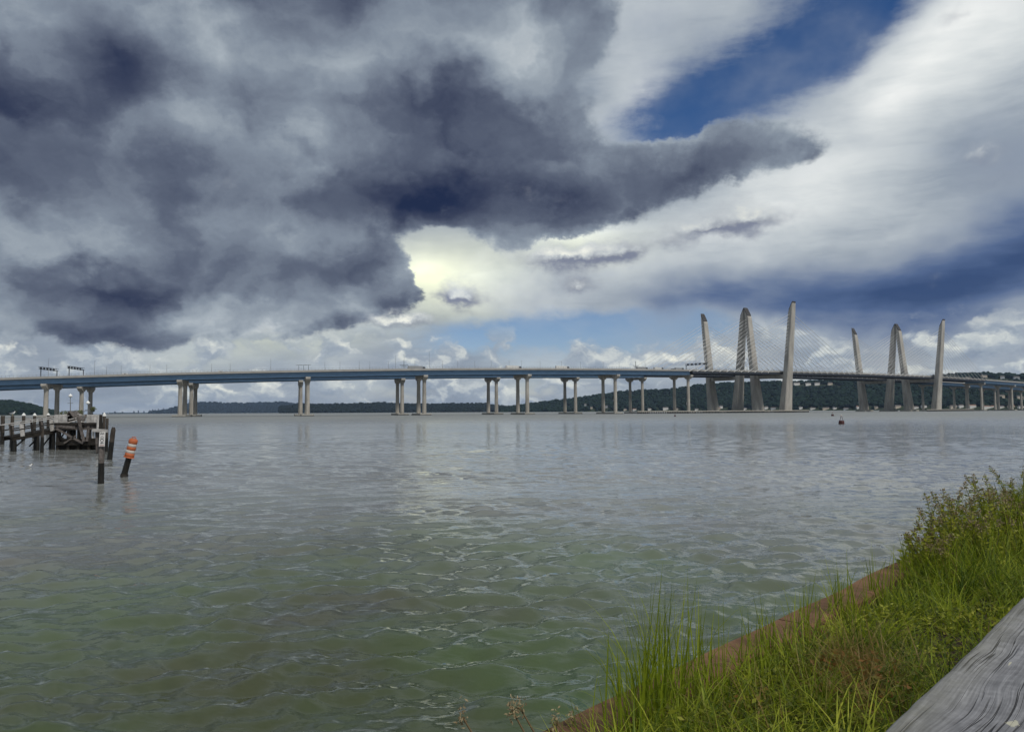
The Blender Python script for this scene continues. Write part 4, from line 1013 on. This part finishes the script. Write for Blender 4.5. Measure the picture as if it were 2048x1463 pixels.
# ------------------------------------------------------------------ the bank in front: soil, steel bulkhead, timber rail, plants
VP = VP_AZ                                       # the bank runs off to the right at this azimuth
DV = Vector((math.sin(R_(VP)), math.cos(R_(VP)), 0)); PV = Vector((-math.cos(R_(VP)), math.sin(R_(VP)), 0))
ZG = CAM.z - 1.66                                 # top of the bank
_e = [on_z(1080, 1463, CAM.z - 1.62), on_z(1850, 1095, CAM.z - 1.62)]
A_EDGE = 0.5 * (_e[0].dot(PV) + _e[1].dot(PV))     # bulkhead edge, metres out from the viewer
def B(t, a, z=0.0): return DV * t + PV * a + Vector((0, 0, z))
# soil
nt, na = 120, 24; V = []; ts = np.linspace(-6, 45, nt); as_ = np.linspace(-14, A_EDGE - 0.16, na)
for t in ts:
    for a in as_:
        V.append(B(t, a, ZG - 0.05 + 0.05 * float(vnoise(t * 1.3, a * 1.3, 3)) - 0.03 * float(smoothstep(a, A_EDGE - 0.9, A_EDGE - 0.3))))
i = np.arange(nt - 1)[:, None] * na + np.arange(na - 1)[None]
Fq = np.stack([i, i + na, i + na + 1, i + 1], -1).reshape(-1, 4)
g_ = np_mesh('ground', np.array([tuple(v) for v in V]), Fq, 'soil', smooth=True); tag(g_, kind='structure')
# bulkhead: rusty cap channel on corrugated sheet piles
bulk = thing('steel_bulkhead', 'rusty brown steel bulkhead edging the grassy bank', 'seawall', B(6, A_EDGE, 0))
ZC = CAM.z - 1.62
def cap_piece(t0, t1):
    m = MB(); n = max(2, int((t1 - t0) / 0.25)); pr = [(A_EDGE, ZC - 0.25), (A_EDGE, ZC - 0.012), (A_EDGE - 0.012, ZC), (A_EDGE - 0.25, ZC + 0.0), (A_EDGE - 0.27, ZC - 0.02), (A_EDGE - 0.27, ZC - 0.25)]
    k = len(pr); V = []
    for q in range(n + 1):
        t = t0 + (t1 - t0) * q / n
        for (a, z) in pr: V.append(B(t, a + 0.012 * math.sin(t * 1.7) + 0.008 * math.sin(t * 4.1), z + 0.006 * math.sin(t * 2.3)))
    m.add(V, [(q * k + j, q * k + (j + 1) % k, (q + 1) * k + (j + 1) % k, (q + 1) * k + j) for q in range(n) for j in range(k)] + [tuple(range(k)), tuple(range(n * k + k - 1, n * k - 1, -1))])
    m.build('cap', 'rust', bulk)
t = -6.0
while t < 45: cap_piece(t, t + 5.98); t += 6.0
zz_ = []; t = -6.0; k = 0
m = MB(); V = []; prof = []
while t < 45:
    for dt, da in ((0, -0.06), (0.28, -0.06), (0.40, -0.30), (0.68, -0.30)): prof.append((t + dt, A_EDGE + da))
    t += 0.80
for (t, a) in prof: V += [B(t, a, -1.6), B(t, a, ZC - 0.26)]
m.add(V, [(2 * i, 2 * i + 2, 2 * i + 3, 2 * i + 1) for i in range(len(prof) - 1)]).build('sheet_pile', 'rust', bulk)

# timber rail -----------------------------------------------------
def plank_material():
    m = bpy.data.materials.new('grey_weathered_timber'); m.use_nodes = True
    nd, lk = m.node_tree.nodes, m.node_tree.links; p = nd['Principled BSDF']; p.inputs['Roughness'].default_value = 0.85; p.inputs['Specular IOR Level'].default_value = 0.25
    t = nd.new('ShaderNodeTexCoord')
    sep = nd.new('ShaderNodeSeparateXYZ'); lk.new(t.outputs['Object'], sep.inputs[0])
    def M_(op, a, b=0.0, c=0.0):
        n = nd.new('ShaderNodeMath'); n.operation = op
        for s, v in zip(n.inputs, (a, b, c)):
            if isinstance(v, bpy.types.NodeSocket): lk.new(v, s)
            else: s.default_value = v
        return n.outputs[0]
    x, y = sep.outputs['X'], sep.outputs['Y']      # x along the grain, y across
    # knots push the grain aside
    acr = y; near_k = 0.0
    for (kx, ky, rad, push) in ((KN[0][0], KN[0][1], 0.12, 0.022), (KN[1][0], KN[1][1], 0.10, 0.01), (KN[2][0], KN[2][1], 0.16, -0.008)):
        dx = M_('MULTIPLY', M_('SUBTRACT', x, kx), 0.55); dy = M_('SUBTRACT', y, ky)
        d2 = M_('ADD', M_('MULTIPLY', dx, dx), M_('MULTIPLY', dy, dy))
        g = M_('POWER', 2.718, M_('MULTIPLY', d2, -1.0 / (rad * rad * 0.5)))
        acr = M_('MULTIPLY_ADD', g, push, acr); near_k = M_('ADD', g, near_k) if not isinstance(near_k, float) else g
    wv = nd.new('ShaderNodeTexNoise'); lk.new(t.outputs['Object'], wv.inputs['Vector']); wv.inputs['Scale'].default_value = 4.0; wv.inputs['Detail'].default_value = 2
    acr = M_('MULTIPLY_ADD', M_('SUBTRACT', wv.outputs['Fac'], 0.5), 0.012, acr)
    cmb = nd.new('ShaderNodeCombineXYZ'); lk.new(M_('MULTIPLY', x, 0.03), cmb.inputs['X']); lk.new(acr, cmb.inputs['Y'])
    def nz(scale, detail, v=None, rough=0.6):
        n = nd.new('ShaderNodeTexNoise'); lk.new(v or cmb.outputs[0], n.inputs['Vector']); n.inputs['Scale'].default_value = scale; n.inputs['Detail'].default_value = detail; n.inputs['Roughness'].default_value = rough
        return n.outputs['Fac']
    fine = nz(150.0, 4); broad = nz(5.0, 4, t.outputs['Object']); mottle = nz(38.0, 5, t.outputs['Object'])
    # drying cracks: thin dark lines where a grain-aligned field crosses zero, broken up along their length
    c2 = nd.new('ShaderNodeCombineXYZ'); lk.new(M_('MULTIPLY', x, 0.010), c2.inputs['X']); lk.new(acr, c2.inputs['Y'])
    cf = nz(62.0, 2.0, c2.outputs[0], 0.5); cw = M_('ABSOLUTE', M_('SUBTRACT', cf, 0.5))
    c3 = nd.new('ShaderNodeCombineXYZ'); lk.new(M_('MULTIPLY', x, 0.07), c3.inputs['X']); lk.new(acr, c3.inputs['Y'])
    brk = nz(17.0, 2, c3.outputs[0])
    mr = nd.new('ShaderNodeMapRange'); mr.interpolation_type = 'SMOOTHSTEP'; lk.new(cw, mr.inputs[0]); mr.inputs['From Min'].default_value = 0.003; mr.inputs['From Max'].default_value = 0.020; mr.inputs['To Min'].default_value = 1.0; mr.inputs['To Max'].default_value = 0.0
    br = nd.new('ShaderNodeMapRange'); br.interpolation_type = 'SMOOTHSTEP'; lk.new(M_('MULTIPLY_ADD', near_k, 0.22, brk), br.inputs[0]); br.inputs['From Min'].default_value = 0.50; br.inputs['From Max'].default_value = 0.66
    crack = M_('MULTIPLY', mr.outputs[0], br.outputs[0])
    val = M_('ADD', M_('MULTIPLY', fine, 0.40), M_('ADD', M_('MULTIPLY', broad, 0.38), M_('MULTIPLY', mottle, 0.22)))
    r = nd.new('ShaderNodeValToRGB'); lk.new(val, r.inputs[0]); e = r.color_ramp.elements
    e[0].position = 0.34; e[0].color = (0.075, 0.075, 0.08, 1); e[1].position = 0.68; e[1].color = (0.33, 0.33, 0.34, 1)
    e2 = e.new(0.5); e2.color = (0.175, 0.175, 0.183, 1)
    mx = nd.new('ShaderNodeMix'); mx.data_type = 'RGBA'; lk.new(crack, mx.inputs['Factor']); lk.new(r.outputs[0], mx.inputs['A']); mx.inputs['B'].default_value = (0.035, 0.034, 0.036, 1)
    # lichen tint towards the worn outer edge, a few droppings
    sp_ = nz(14.0, 5, t.outputs['Object'], 0.7)
    lm = nd.new('ShaderNodeMapRange'); lk.new(y, lm.inputs[0]); lm.inputs['From Min'].default_value = 0.10; lm.inputs['From Max'].default_value = 0.20
    lic = M_('MULTIPLY', lm.outputs[0], M_('MULTIPLY', sp_, 0.9))
    mx2 = nd.new('ShaderNodeMix'); mx2.data_type = 'RGBA'; lk.new(lic, mx2.inputs['Factor']); lk.new(mx.outputs['Result'], mx2.inputs['A']); mx2.inputs['B'].default_value = (0.17, 0.165, 0.11, 1)
    drop = 0.0
    for (kx, ky, lx, ly) in DROPS:
        dx = M_('DIVIDE', M_('SUBTRACT', x, kx), lx); dy = M_('DIVIDE', M_('SUBTRACT', y, ky), ly)
        d2 = M_('SQRT', M_('ADD', M_('MULTIPLY', dx, dx), M_('MULTIPLY', dy, dy)))
        nn = M_('MULTIPLY_ADD', nz(60.0, 4, t.outputs['Object']), 1.9, M_('SUBTRACT', d2, 0.95))
        q = nd.new('ShaderNodeMapRange'); lk.new(nn, q.inputs[0]); q.inputs['From Min'].default_value = 0.62; q.inputs['From Max'].default_value = 0.78; q.inputs['To Min'].default_value = 1.0; q.inputs['To Max'].default_value = 0.0
        drop = q.outputs[0] if isinstance(drop, float) else M_('MAXIMUM', drop, q.outputs[0])
    mx3 = nd.new('ShaderNodeMix'); mx3.data_type = 'RGBA'; lk.new(drop, mx3.inputs['Factor']); lk.new(mx2.outputs['Result'], mx3.inputs['A']); mx3.inputs['B'].default_value = (0.40, 0.385, 0.30, 1)
    lk.new(mx3.outputs['Result'], p.inputs['Base Color'])
    hgt = M_('SUBTRACT', M_('ADD', M_('MULTIPLY', fine, 0.5), M_('MULTIPLY', mottle, 0.3)), M_('MULTIPLY', crack, 1.3))
    bp = nd.new('ShaderNodeBump'); bp.inputs['Strength'].default_value = 0.8; bp.inputs['Distance'].default_value = 0.004; lk.new(hgt, bp.inputs['Height']); lk.new(bp.outputs[0], p.inputs['Normal'])
    return m
HP = 0.58; ZP = CAM.z - HP; PW = 0.40
A_OUT = 0.5 * (_q[2].dot(PV) + _q[3].dot(PV)); A_MID = A_OUT - PW / 2
rail_o = thing('timber_rail', 'broad grey weathered timber rail with cracked grain at the lower right corner', 'rail', B(1.2, A_MID, ZP - 1.1))
def plank_xy(px, py):
    w = on_z(px, py, ZP); return (w - B(1.2, A_MID, 0)).dot(DV), (w - B(1.2, A_MID, 0)).dot(PV)
KN = [plank_xy(1985, 1425), plank_xy(1990, 1300), plank_xy(1870, 1290)]
k1 = plank_xy(2025, 1448); k2 = plank_xy(2020, 1322); k3 = plank_xy(1978, 1298)
DROPS = [(k1[0], k1[1], 0.024, 0.014), (k2[0], k2[1], 0.018, 0.004)]
MT['plank'] = plank_material()
nu, nr = 400, []
def plank_sec():
    # cross-section with worn rounded edges, fine on the upper side
    h = 0.14; o = []
    for k in range(7): a = math.pi / 2 * k / 6; o.append((PW / 2 - 0.022 + 0.022 * math.sin(math.pi / 2 - a) , -0.022 + 0.022 * math.sin(a)))
    top = [(x, 0.0) for x in np.linspace(PW / 2 - 0.03, -PW / 2 + 0.03, 30)]
    o2 = [(-x, z) for x, z in o[::-1]]
    return [(PW / 2, -h)] + o + top + o2 + [(-PW / 2, -h)]
sec = plank_sec(); ks = len(sec); L0, L1 = -3.5, 4.6
xs = np.linspace(L0, L1, nu); V = []
for x in xs:
    for (y, z) in sec:
        w = 0.006 * (vnoise(x * 2.2, 3.0, 8) - 0.5) + 0.004 * (vnoise(x * 9, 1.0, 9) - 0.5)
        zt = 0.010 * (vnoise(x * 3.0 + 20, y * 9, 12) - 0.5) + 0.003 * (vnoise(x * 22, y * 22, 13) - 0.5) if z > -0.1 else 0
        V.append((x, y + float(w) * (1 if abs(y) > PW / 2 - 0.05 else 0), z + float(zt)))
V = np.array(V); Fq = [(i * ks + j, i * ks + (j + 1) % ks, (i + 1) * ks + (j + 1) % ks, (i + 1) * ks + j) for i in range(nu - 1) for j in range(ks)]
pl = np_mesh('plank', V, np.array(Fq)[:, ::-1], 'plank', None, smooth=True)
pl.parent = rail_o; pl.location = (0, 0, 1.1); pl.rotation_euler = (0, 0, math.atan2(DV.y, DV.x))
for t in (-2.2, 0.5, 3.1, 5.6):
    MB().box(B(t, A_MID, (ZP - 0.142 + ZG - 0.1) / 2), (0.14, 0.14, ZP - 0.142 - ZG + 0.1), (DV, PV, Vector((0, 0, 1)))).build('post', 'oldwood', rail_o)

# plants ------------------------------------------------------------
def leaf_mat(name, stops, attr='tint', trans=0.45):
    m = bpy.data.materials.new(name); m.use_nodes = True; nd, lk = m.node_tree.nodes, m.node_tree.links
    p = nd['Principled BSDF']; p.inputs['Roughness'].default_value = 0.55; p.inputs['Specular IOR Level'].default_value = 0.3
    a = nd.new('ShaderNodeAttribute'); a.attribute_name = attr
    r = nd.new('ShaderNodeValToRGB'); lk.new(a.outputs['Fac'], r.inputs[0]); e = r.color_ramp.elements
    e[0].position, e[0].color = stops[0][0], (*stops[0][1], 1); e[1].position, e[1].color = stops[-1][0], (*stops[-1][1], 1)
    for q, c in stops[1:-1]: e.new(q).color = (*c, 1)
    lk.new(r.outputs[0], p.inputs['Base Color'])
    tr = nd.new('ShaderNodeBsdfTranslucent'); lk.new(r.outputs[0], tr.inputs['Color'])
    mx = nd.new('ShaderNodeMixShader'); mx.inputs[0].default_value = trans
    lk.new(p.outputs[0], mx.inputs[1]); lk.new(tr.outputs[0], mx.inputs[2]); lk.new(mx.outputs[0], nd['Material Output'].inputs['Surface'])
    return m
MT['grass'] = leaf_mat('grass_blade', [(0.0, (0.26, 0.18, 0.06)), (0.14, (0.24, 0.23, 0.05)), (0.25, (0.050, 0.095, 0.010)), (0.6, (0.25, 0.31, 0.018)), (1.0, (0.50, 0.52, 0.06))], trans=0.5)
MT['cover'] = leaf_mat('cover_leaf', [(0.0, (0.24, 0.12, 0.035)), (0.2, (0.20, 0.17, 0.035)), (0.35, (0.075, 0.10, 0.012)), (0.7, (0.25, 0.27, 0.022)), (1.0, (0.46, 0.47, 0.07))], trans=0.5)
MT['seed'] = leaf_mat('seed_head', [(0.0, (0.18, 0.13, 0.07)), (1.0, (0.36, 0.29, 0.17))], trans=0.3)
def blades(P, H, W, lean_dir, lean, droop, g, seg=5, twist=None):
    """curved tapering blades, returned as vertices and quads"""
    n = len(P); a = lean_dir; dx, dy = np.cos(a), np.sin(a)
    s = np.linspace(0, 1, seg + 1)[None]
    out = (lean[:, None] * s + droop[:, None] * s ** 2.6) * H[:, None]
    zz = H[:, None] * (s - 0.5 * np.clip(droop[:, None], 0, 1.2) * s ** 3.0)
    X = P[:, 0:1] + dx[:, None] * out; Y = P[:, 1:2] + dy[:, None] * out; Z = P[:, 2:3] + zz
    w = W[:, None] * np.clip(1 - s ** 2.2, 0.03, 1) * (0.75 + 0.5 * s * (1 - s) * 2) / 2
    fa = a + np.pi / 2 + g.normal(size=n) * 0.7; sx_, sy_ = np.cos(fa), np.sin(fa)
    Lf = np.stack([X - sx_[:, None] * w, Y - sy_[:, None] * w, Z], -1); Rt = np.stack([X + sx_[:, None] * w, Y + sy_[:, None] * w, Z + 0.15 * w], -1)
    V = np.stack([Lf, Rt], 2).reshape(n, -1, 3); k = V.shape[1]
    q = np.array([(2 * i, 2 * i + 1, 2 * i + 3, 2 * i + 2) for i in range(seg)])
    Fq = (q[None] + (np.arange(n) * k)[:, None, None]).reshape(-1, 4)
    return V.reshape(-1, 3), Fq, k
def ground_z(t, a): return ZG - 0.05 - 0.03 * smoothstep(a, A_EDGE - 0.9, A_EDGE - 0.3)
def to_w(t, a, z): return np.stack([DV.x * t + PV.x * a, DV.y * t + PV.y * a, z], -1)
_dp = [on_z(px, py, CAM.z - 1.6) for px, py in ((1700, 1350), (1750, 1420), (1480, 1440), (1990, 1060))]
def dry(t, a):      # browner, dying patches
    r = 0
    for w, rt_, ra_, k in zip(_dp, (0.45, 0.4, 0.3, 1.6), (0.22, 0.2, 0.2, 0.5), (0.95, 0.8, 0.45, 0.35)):
        r = r + k * np.exp(-((t - w.dot(DV)) / rt_) ** 2 - ((a - w.dot(PV)) / ra_) ** 2)
    return r
g = np.random.default_rng(5)
# short turf and medium grass
def scatter(n, t0, t1, a0, a1, pw=1.0):
    t = t0 + (t1 - t0) * g.random(n) ** pw; a = a0 + (a1 - a0) * g.random(n); return t, a
t, a = scatter(42000, 0.6, 26.0, 0.30, A_EDGE - 0.29, 1.5)
t2, a2 = scatter(16000, 7.5, 24.0, 0.2, A_EDGE - 0.28, 1.2); t = np.concatenate([t, t2]); a = np.concatenate([a, a2])
clump = vnoise(t * 1.6, a * 1.9, 21) * 0.6 + vnoise(t * 4.5, a * 4.5, 22) * 0.4
keep = g.random(len(t)) < np.clip(clump * 2.6 - 0.75, 0.06, 1) * np.where(a > A_EDGE - 0.4, 0.5, 1); t, a, clump = t[keep], a[keep], clump[keep]
n = len(t); tall = smoothstep(t, 6.5, 11.0) * 0.6
H = (0.16 + 0.42 * clump * g.random(n) + 0.10 * g.random(n)) * (1 - 0.6 * smoothstep(a, A_EDGE - 0.65, A_EDGE - 0.25)) + tall * g.random(n)
V, Fq, k = blades(to_w(t, a, ground_z(t, a)), H, 0.005 + 0.007 * g.random(n), g.random(n) * 6.28, 0.12 + 0.40 * g.random(n), g.random(n) ** 1.3 * 1.1, g)
patch = vnoise(t * 0.9 + 4, a * 1.2, 41)
tint = np.clip(0.22 + 0.75 * (g.random(n) ** 1.3) * (0.25 + 0.9 * patch) - dry(t, a) * 0.55 - (g.random(n) < 0.06) * 0.4, 0, 1)
# denser clumps within the grass, each leaning its own way
nc, nb = 210, 34
ct, ca_ = scatter(nc, 0.9, 16.0, 0.35, A_EDGE - 0.35, 1.5)
tt = np.repeat(ct, nb) + g.normal(size=nc * nb) * 0.07; aa = np.clip(np.repeat(ca_, nb) + g.normal(size=nc * nb) * 0.06, 0.25, A_EDGE - 0.30)
n2 = nc * nb; hh = np.repeat(0.22 + 0.28 * g.random(nc), nb) * (0.55 + 0.6 * g.random(n2)) * (1 - 0.4 * smoothstep(aa, A_EDGE - 0.7, A_EDGE - 0.3))
V2, F2, k = blades(to_w(tt, aa, ground_z(tt, aa)), hh, 0.006 + 0.007 * g.random(n2), np.repeat(g.random(nc) * 6.28, nb) + g.normal(size=n2) * 0.9, 0.15 + 0.4 * g.random(n2), g.random(n2) ** 1.1 * 1.2, g)
tint2 = np.clip(np.repeat(0.25 + 0.7 * g.random(nc), nb) + 0.2 * (g.random(n2) - 0.5) - dry(tt, aa) * 0.4, 0, 1)
Fq = np.concatenate([Fq, F2 + len(V)]); V = np.concatenate([V, V2]); tint = np.concatenate([tint, tint2])
tag(np_mesh('grass', V, Fq, 'grass', attr={'tint': np.repeat(tint, k)}), 'short green grass covering the bank between rail and bulkhead', 'grass', kind='stuff')
# ground cover of little leaves
t, a = scatter(70000, 0.6, 20.0, 0.25, A_EDGE - 0.30, 1.6)
cl = vnoise(t * 2.3 + 9, a * 2.3, 31); keep = g.random(len(t)) < np.clip(cl * 1.8 - 0.1, 0.1, 1) * np.where(a > A_EDGE - 0.45, 0.45, 1); t, a, cl = t[keep], a[keep], cl[keep]; n = len(t)
z = ground_z(t, a) + 0.03 + (0.05 + 0.27 * cl) * g.random(n) ** 0.8 * (1 - 0.55 * smoothstep(a, A_EDGE - 0.7, A_EDGE - 0.3))
Pw = to_w(t, a, z); d1 = g.normal(size=(n, 3)); d1[:, 2] *= 0.6; d1 /= np.linalg.norm(d1, axis=1)[:, None]; d2 = np.cross(d1, g.normal(size=(n, 3))); d2 /= np.linalg.norm(d2, axis=1)[:, None]
s = (0.010 + 0.018 * g.random((n, 1))); V = np.stack([Pw - d1 * s, Pw + d2 * s * 0.42, Pw + d1 * s, Pw - d2 * s * 0.42], 1).reshape(-1, 3)
tint = np.clip(0.32 + 0.6 * g.random(n) - dry(t, a) * 0.75, 0, 1)
tag(np_mesh('ground_cover', V, np.arange(4 * n).reshape(-1, 4), 'cover', attr={'tint': np.repeat(tint, 4)}), 'small leafy weeds mixed through the bank grass', 'ground cover', kind='stuff')

# tall tufts that stand up against the water, each a thing
def tuft(t, a, n, h0, h1, spread, label, name='grass_tuft', width=0.009, lean=0.22, cat='grass tuft', group=None, green=0.55):
    root = thing(name, label, cat, B(t, a, float(ground_z(t, a))), group)
    tt = t + g.normal(size=n) * spread; aa = np.clip(a + g.normal(size=n) * spread * 0.7, 0.3, A_EDGE - 0.22); H = h0 + (h1 - h0) * g.random(n)
    V, Fq, k = blades(to_w(tt, aa, ground_z(tt, aa)), H, width * (0.7 + 0.6 * g.random(n)), g.random(n) * 6.28, lean * g.random(n), g.random(n) ** 3 * 0.7, g, 6)
    np_mesh('blades', V, Fq, 'grass', root, attr={'tint': np.repeat(np.clip(green + 0.3 * (g.random(n) - 0.5), 0, 1), k)})
    return root
def bank_at(px, py):
    w = on_z(px, py, ZG - 0.1); return w.dot(DV), w.dot(PV)
tufts = [(1215, 1462, 60, 0.35, 0.85, 'tall green grass tuft over the water at the lower middle'), (1300, 1462, 80, 0.35, 0.95, 'tallest grass tuft with long upright blades left of the dry patch'), (1365, 1430, 60, 0.3, 0.75, 'grass tuft just right of the tallest tuft'),
         (1255, 1520, 50, 0.35, 0.7, 'grass tuft at the bottom edge under the tallest blades'), (1440, 1440, 60, 0.25, 0.5, 'bright green tuft at the bottom middle of the bank'), (1540, 1330, 50, 0.25, 0.55, 'tuft beside the bulkhead below its midpoint'), (1560, 1290, 36, 0.3, 0.60, 'thin tuft standing against the water beyond the midpoint'),
         (1660, 1250, 60, 0.3, 0.62, 'spiky tuft at the bulkhead midway up the bank'), (1700, 1200, 40, 0.3, 0.58, 'sparse tuft in front of the upper bulkhead'), (1620, 1440, 60, 0.2, 0.4, 'arching tuft at the bottom between dry patch and rail'), (1800, 1170, 60, 0.3, 0.55, 'pale tuft where the bulkhead disappears'),
         (1870, 1240, 50, 0.2, 0.42, 'low arching tuft beside the timber rail'), (1950, 1190, 50, 0.22, 0.45, 'tuft against the upper end of the rail'), (1480, 1360, 40, 0.25, 0.5, 'tuft leaning over the rusty cap at the lower left')]
for (px, py, n, h0, h1, lab) in tufts:
    t_, a_ = bank_at(px, py); tuft(t_, min(a_, A_EDGE - 0.3), n, h0, h1, 0.11, lab)
# leafy tall weeds with seed heads at the far end of the bank
def weed(t, a, h, label, heads=True, g=g):
    root = thing('tall_weed', label, 'weed', B(t, a, float(ground_z(t, a))), 'tall weeds at the far end of the bank')
    base = np.array(B(t, a, float(ground_z(t, a)))); ns = 13; LV, LT, SV = [], [], []; stem = MB()
    for i in range(ns):
        ang = g.random() * 6.28; ln = 0.10 + 0.22 * g.random(); hh = h * (0.6 + 0.4 * g.random()); o = g.normal(size=2) * 0.10
        pts = [base + np.array([o[0] + math.cos(ang) * ln * hh * s * s, o[1] + math.sin(ang) * ln * hh * s * s, hh * s]) for s in np.linspace(0, 1, 6)]
        stem.rings([Vector(p) for p in pts], [0.006, 0.006, 0.005, 0.004, 0.003, 0.002], 5)
        for s in np.linspace(0.12, 0.95, 34):
            j = min(int(s * 5), 4); p = pts[j] + (pts[j + 1] - pts[j]) * (s * 5 - j)
            for _ in range(2):
                d = g.normal(size=3); d[2] = abs(d[2]) * 0.5; d /= np.linalg.norm(d); sd_ = np.cross(d, g.normal(size=3)); sd_ /= np.linalg.norm(sd_); l = 0.088 * (1.15 - s * 0.7) * (0.6 + 0.8 * g.random())
                LV += [p, p + d * l * 0.5 + sd_ * l * 0.17, p + d * l, p + d * l * 0.5 - sd_ * l * 0.17]; LT += [np.clip(0.55 + 0.55 * g.random() - 0.15 * s * s, 0, 1)] * 4
        if heads:
            for s in g.random(46) * 0.34:
                p = pts[-1] - (pts[-1] - pts[-2]) * s * 2.0 + g.normal(size=3) * np.array([0.022, 0.022, 0.012]) * (0.4 + s * 3); d = g.normal(size=3); d /= np.linalg.norm(d); sd_ = np.cross(d, g.normal(size=3)); sd_ /= np.linalg.norm(sd_); l = 0.011
                SV += [p - d * l, p + sd_ * l * 0.6, p + d * l, p - sd_ * l * 0.6]
    stem.build('stems', 'weed', root)
    np_mesh('leaves', np.array(LV), np.arange(len(LV)).reshape(-1, 4), 'cover', root, attr={'tint': LT})
    if SV: tag(np_mesh('seed_head', np.array(SV), np.arange(len(SV)).reshape(-1, 4), 'seed', root, attr={'tint': np.repeat(g.random(len(SV) // 4), 4)}), kind='stuff')
wd = [(8.6, 2.15, 0.62), (9.2, 1.9, 0.85), (9.7, 2.2, 0.95), (10.3, 1.8, 1.0), (10.8, 2.1, 1.15), (11.4, 1.7, 1.1), (12.0, 2.1, 1.22), (12.6, 1.6, 1.15), (13.4, 2.0, 1.25), (14.2, 1.5, 1.2), (15.0, 1.9, 1.3), (11.0, 1.3, 0.9), (12.2, 1.1, 0.95), (13.2, 1.1, 1.0), (9.6, 1.4, 0.7), (8.9, 2.3, 0.8), (9.9, 2.35, 1.05), (16.2, 1.6, 1.3), (17.0, 2.0, 1.35), (14.6, 0.9, 1.0), (10.2, 0.95, 0.6)]
for (t_, a_, h_) in wd: weed(t_, a_, h_ * 0.86, 'tall leafy weed with brown seed heads at the far end of the bank')
for (px, py, lab) in ((1890, 1120, 'thin grass stalks rising left of the tall weeds'), (1960, 1130, 'green grass among the tall weeds'), (2030, 1100, 'grass at the right edge among the tall weeds')):
    t_, a_ = bank_at(px, py); tuft(t_, min(a_, A_EDGE - 0.3), 90, 0.4, 0.95, 0.25, lab, lean=0.3)
# dry stalks with feathery tops at the bottom edge
def stalk(px, top, base, label, branches):
    t_, a_ = bank_at(px, base); a_ = min(a_, A_EDGE - 0.2); b = B(t_, a_, float(ground_z(t_, a_))); dep = b.y; tp_ = at_depth(px, top, dep); root = thing('dry_stalk', label, 'dry stalk', b)
    MB().rings([b, b.lerp(tp_, 0.5) + Vector((0.006, 0, 0)), tp_], [0.006, 0.005, 0.004], 6).build('stem', 'seed', root); V = []
    c = np.array(tp_); gg = np.random.default_rng(int(px))
    for _ in range(branches):
        p = c + gg.normal(size=3) * np.array([0.012, 0.012, 0.028]); d = gg.normal(size=3); d /= np.linalg.norm(d); e = np.cross(d, gg.normal(size=3)); e /= np.linalg.norm(e); l = 0.012
        V += [p - d * l, p + e * l * 0.4, p + d * l, p - e * l * 0.4]
    np_mesh('plume', np.array(V), np.arange(len(V)).reshape(-1, 4), 'seed', root, attr={'tint': np.repeat(0.4 + 0.6 * gg.random(len(V) // 4), 4)})
stalk(925, 1432, 1570, 'single dry stalk at the bottom edge over the water', 40); stalk(1024, 1418, 1540, 'dry stalk with bent pale plume at the bottom edge, left of the bulkhead', 60); stalk(1040, 1414, 1530, 'dry stalk with plume nearest the bulkhead corner', 50); stalk(1110, 1442, 1500, 'short dry stalk before the lower end of the bulkhead', 70); stalk(1145, 1440, 1490, 'second short dry stalk before the lower end of the bulkhead', 70)
# ------------------------------------------------------------------ haze over the river
hz = bpy.data.materials.new('haze_air'); hz.use_nodes = True
hn, hl = hz.node_tree.nodes, hz.node_tree.links
hn.clear()
pv = hn.new('ShaderNodeVolumePrincipled'); ho = hn.new('ShaderNodeOutputMaterial'); hl.new(pv.outputs[0], ho.inputs['Volume'])
pv.inputs['Color'].default_value = (0.50, 0.68, 1.0, 1); pv.inputs['Density'].default_value = HAZE; pv.inputs['Anisotropy'].default_value = 0.2
MT['haze'] = hz
hb = MB().box((0, 6000, 98), (42000, 22000, 204)).build('haze', 'haze')
tag(hb, kind='stuff')
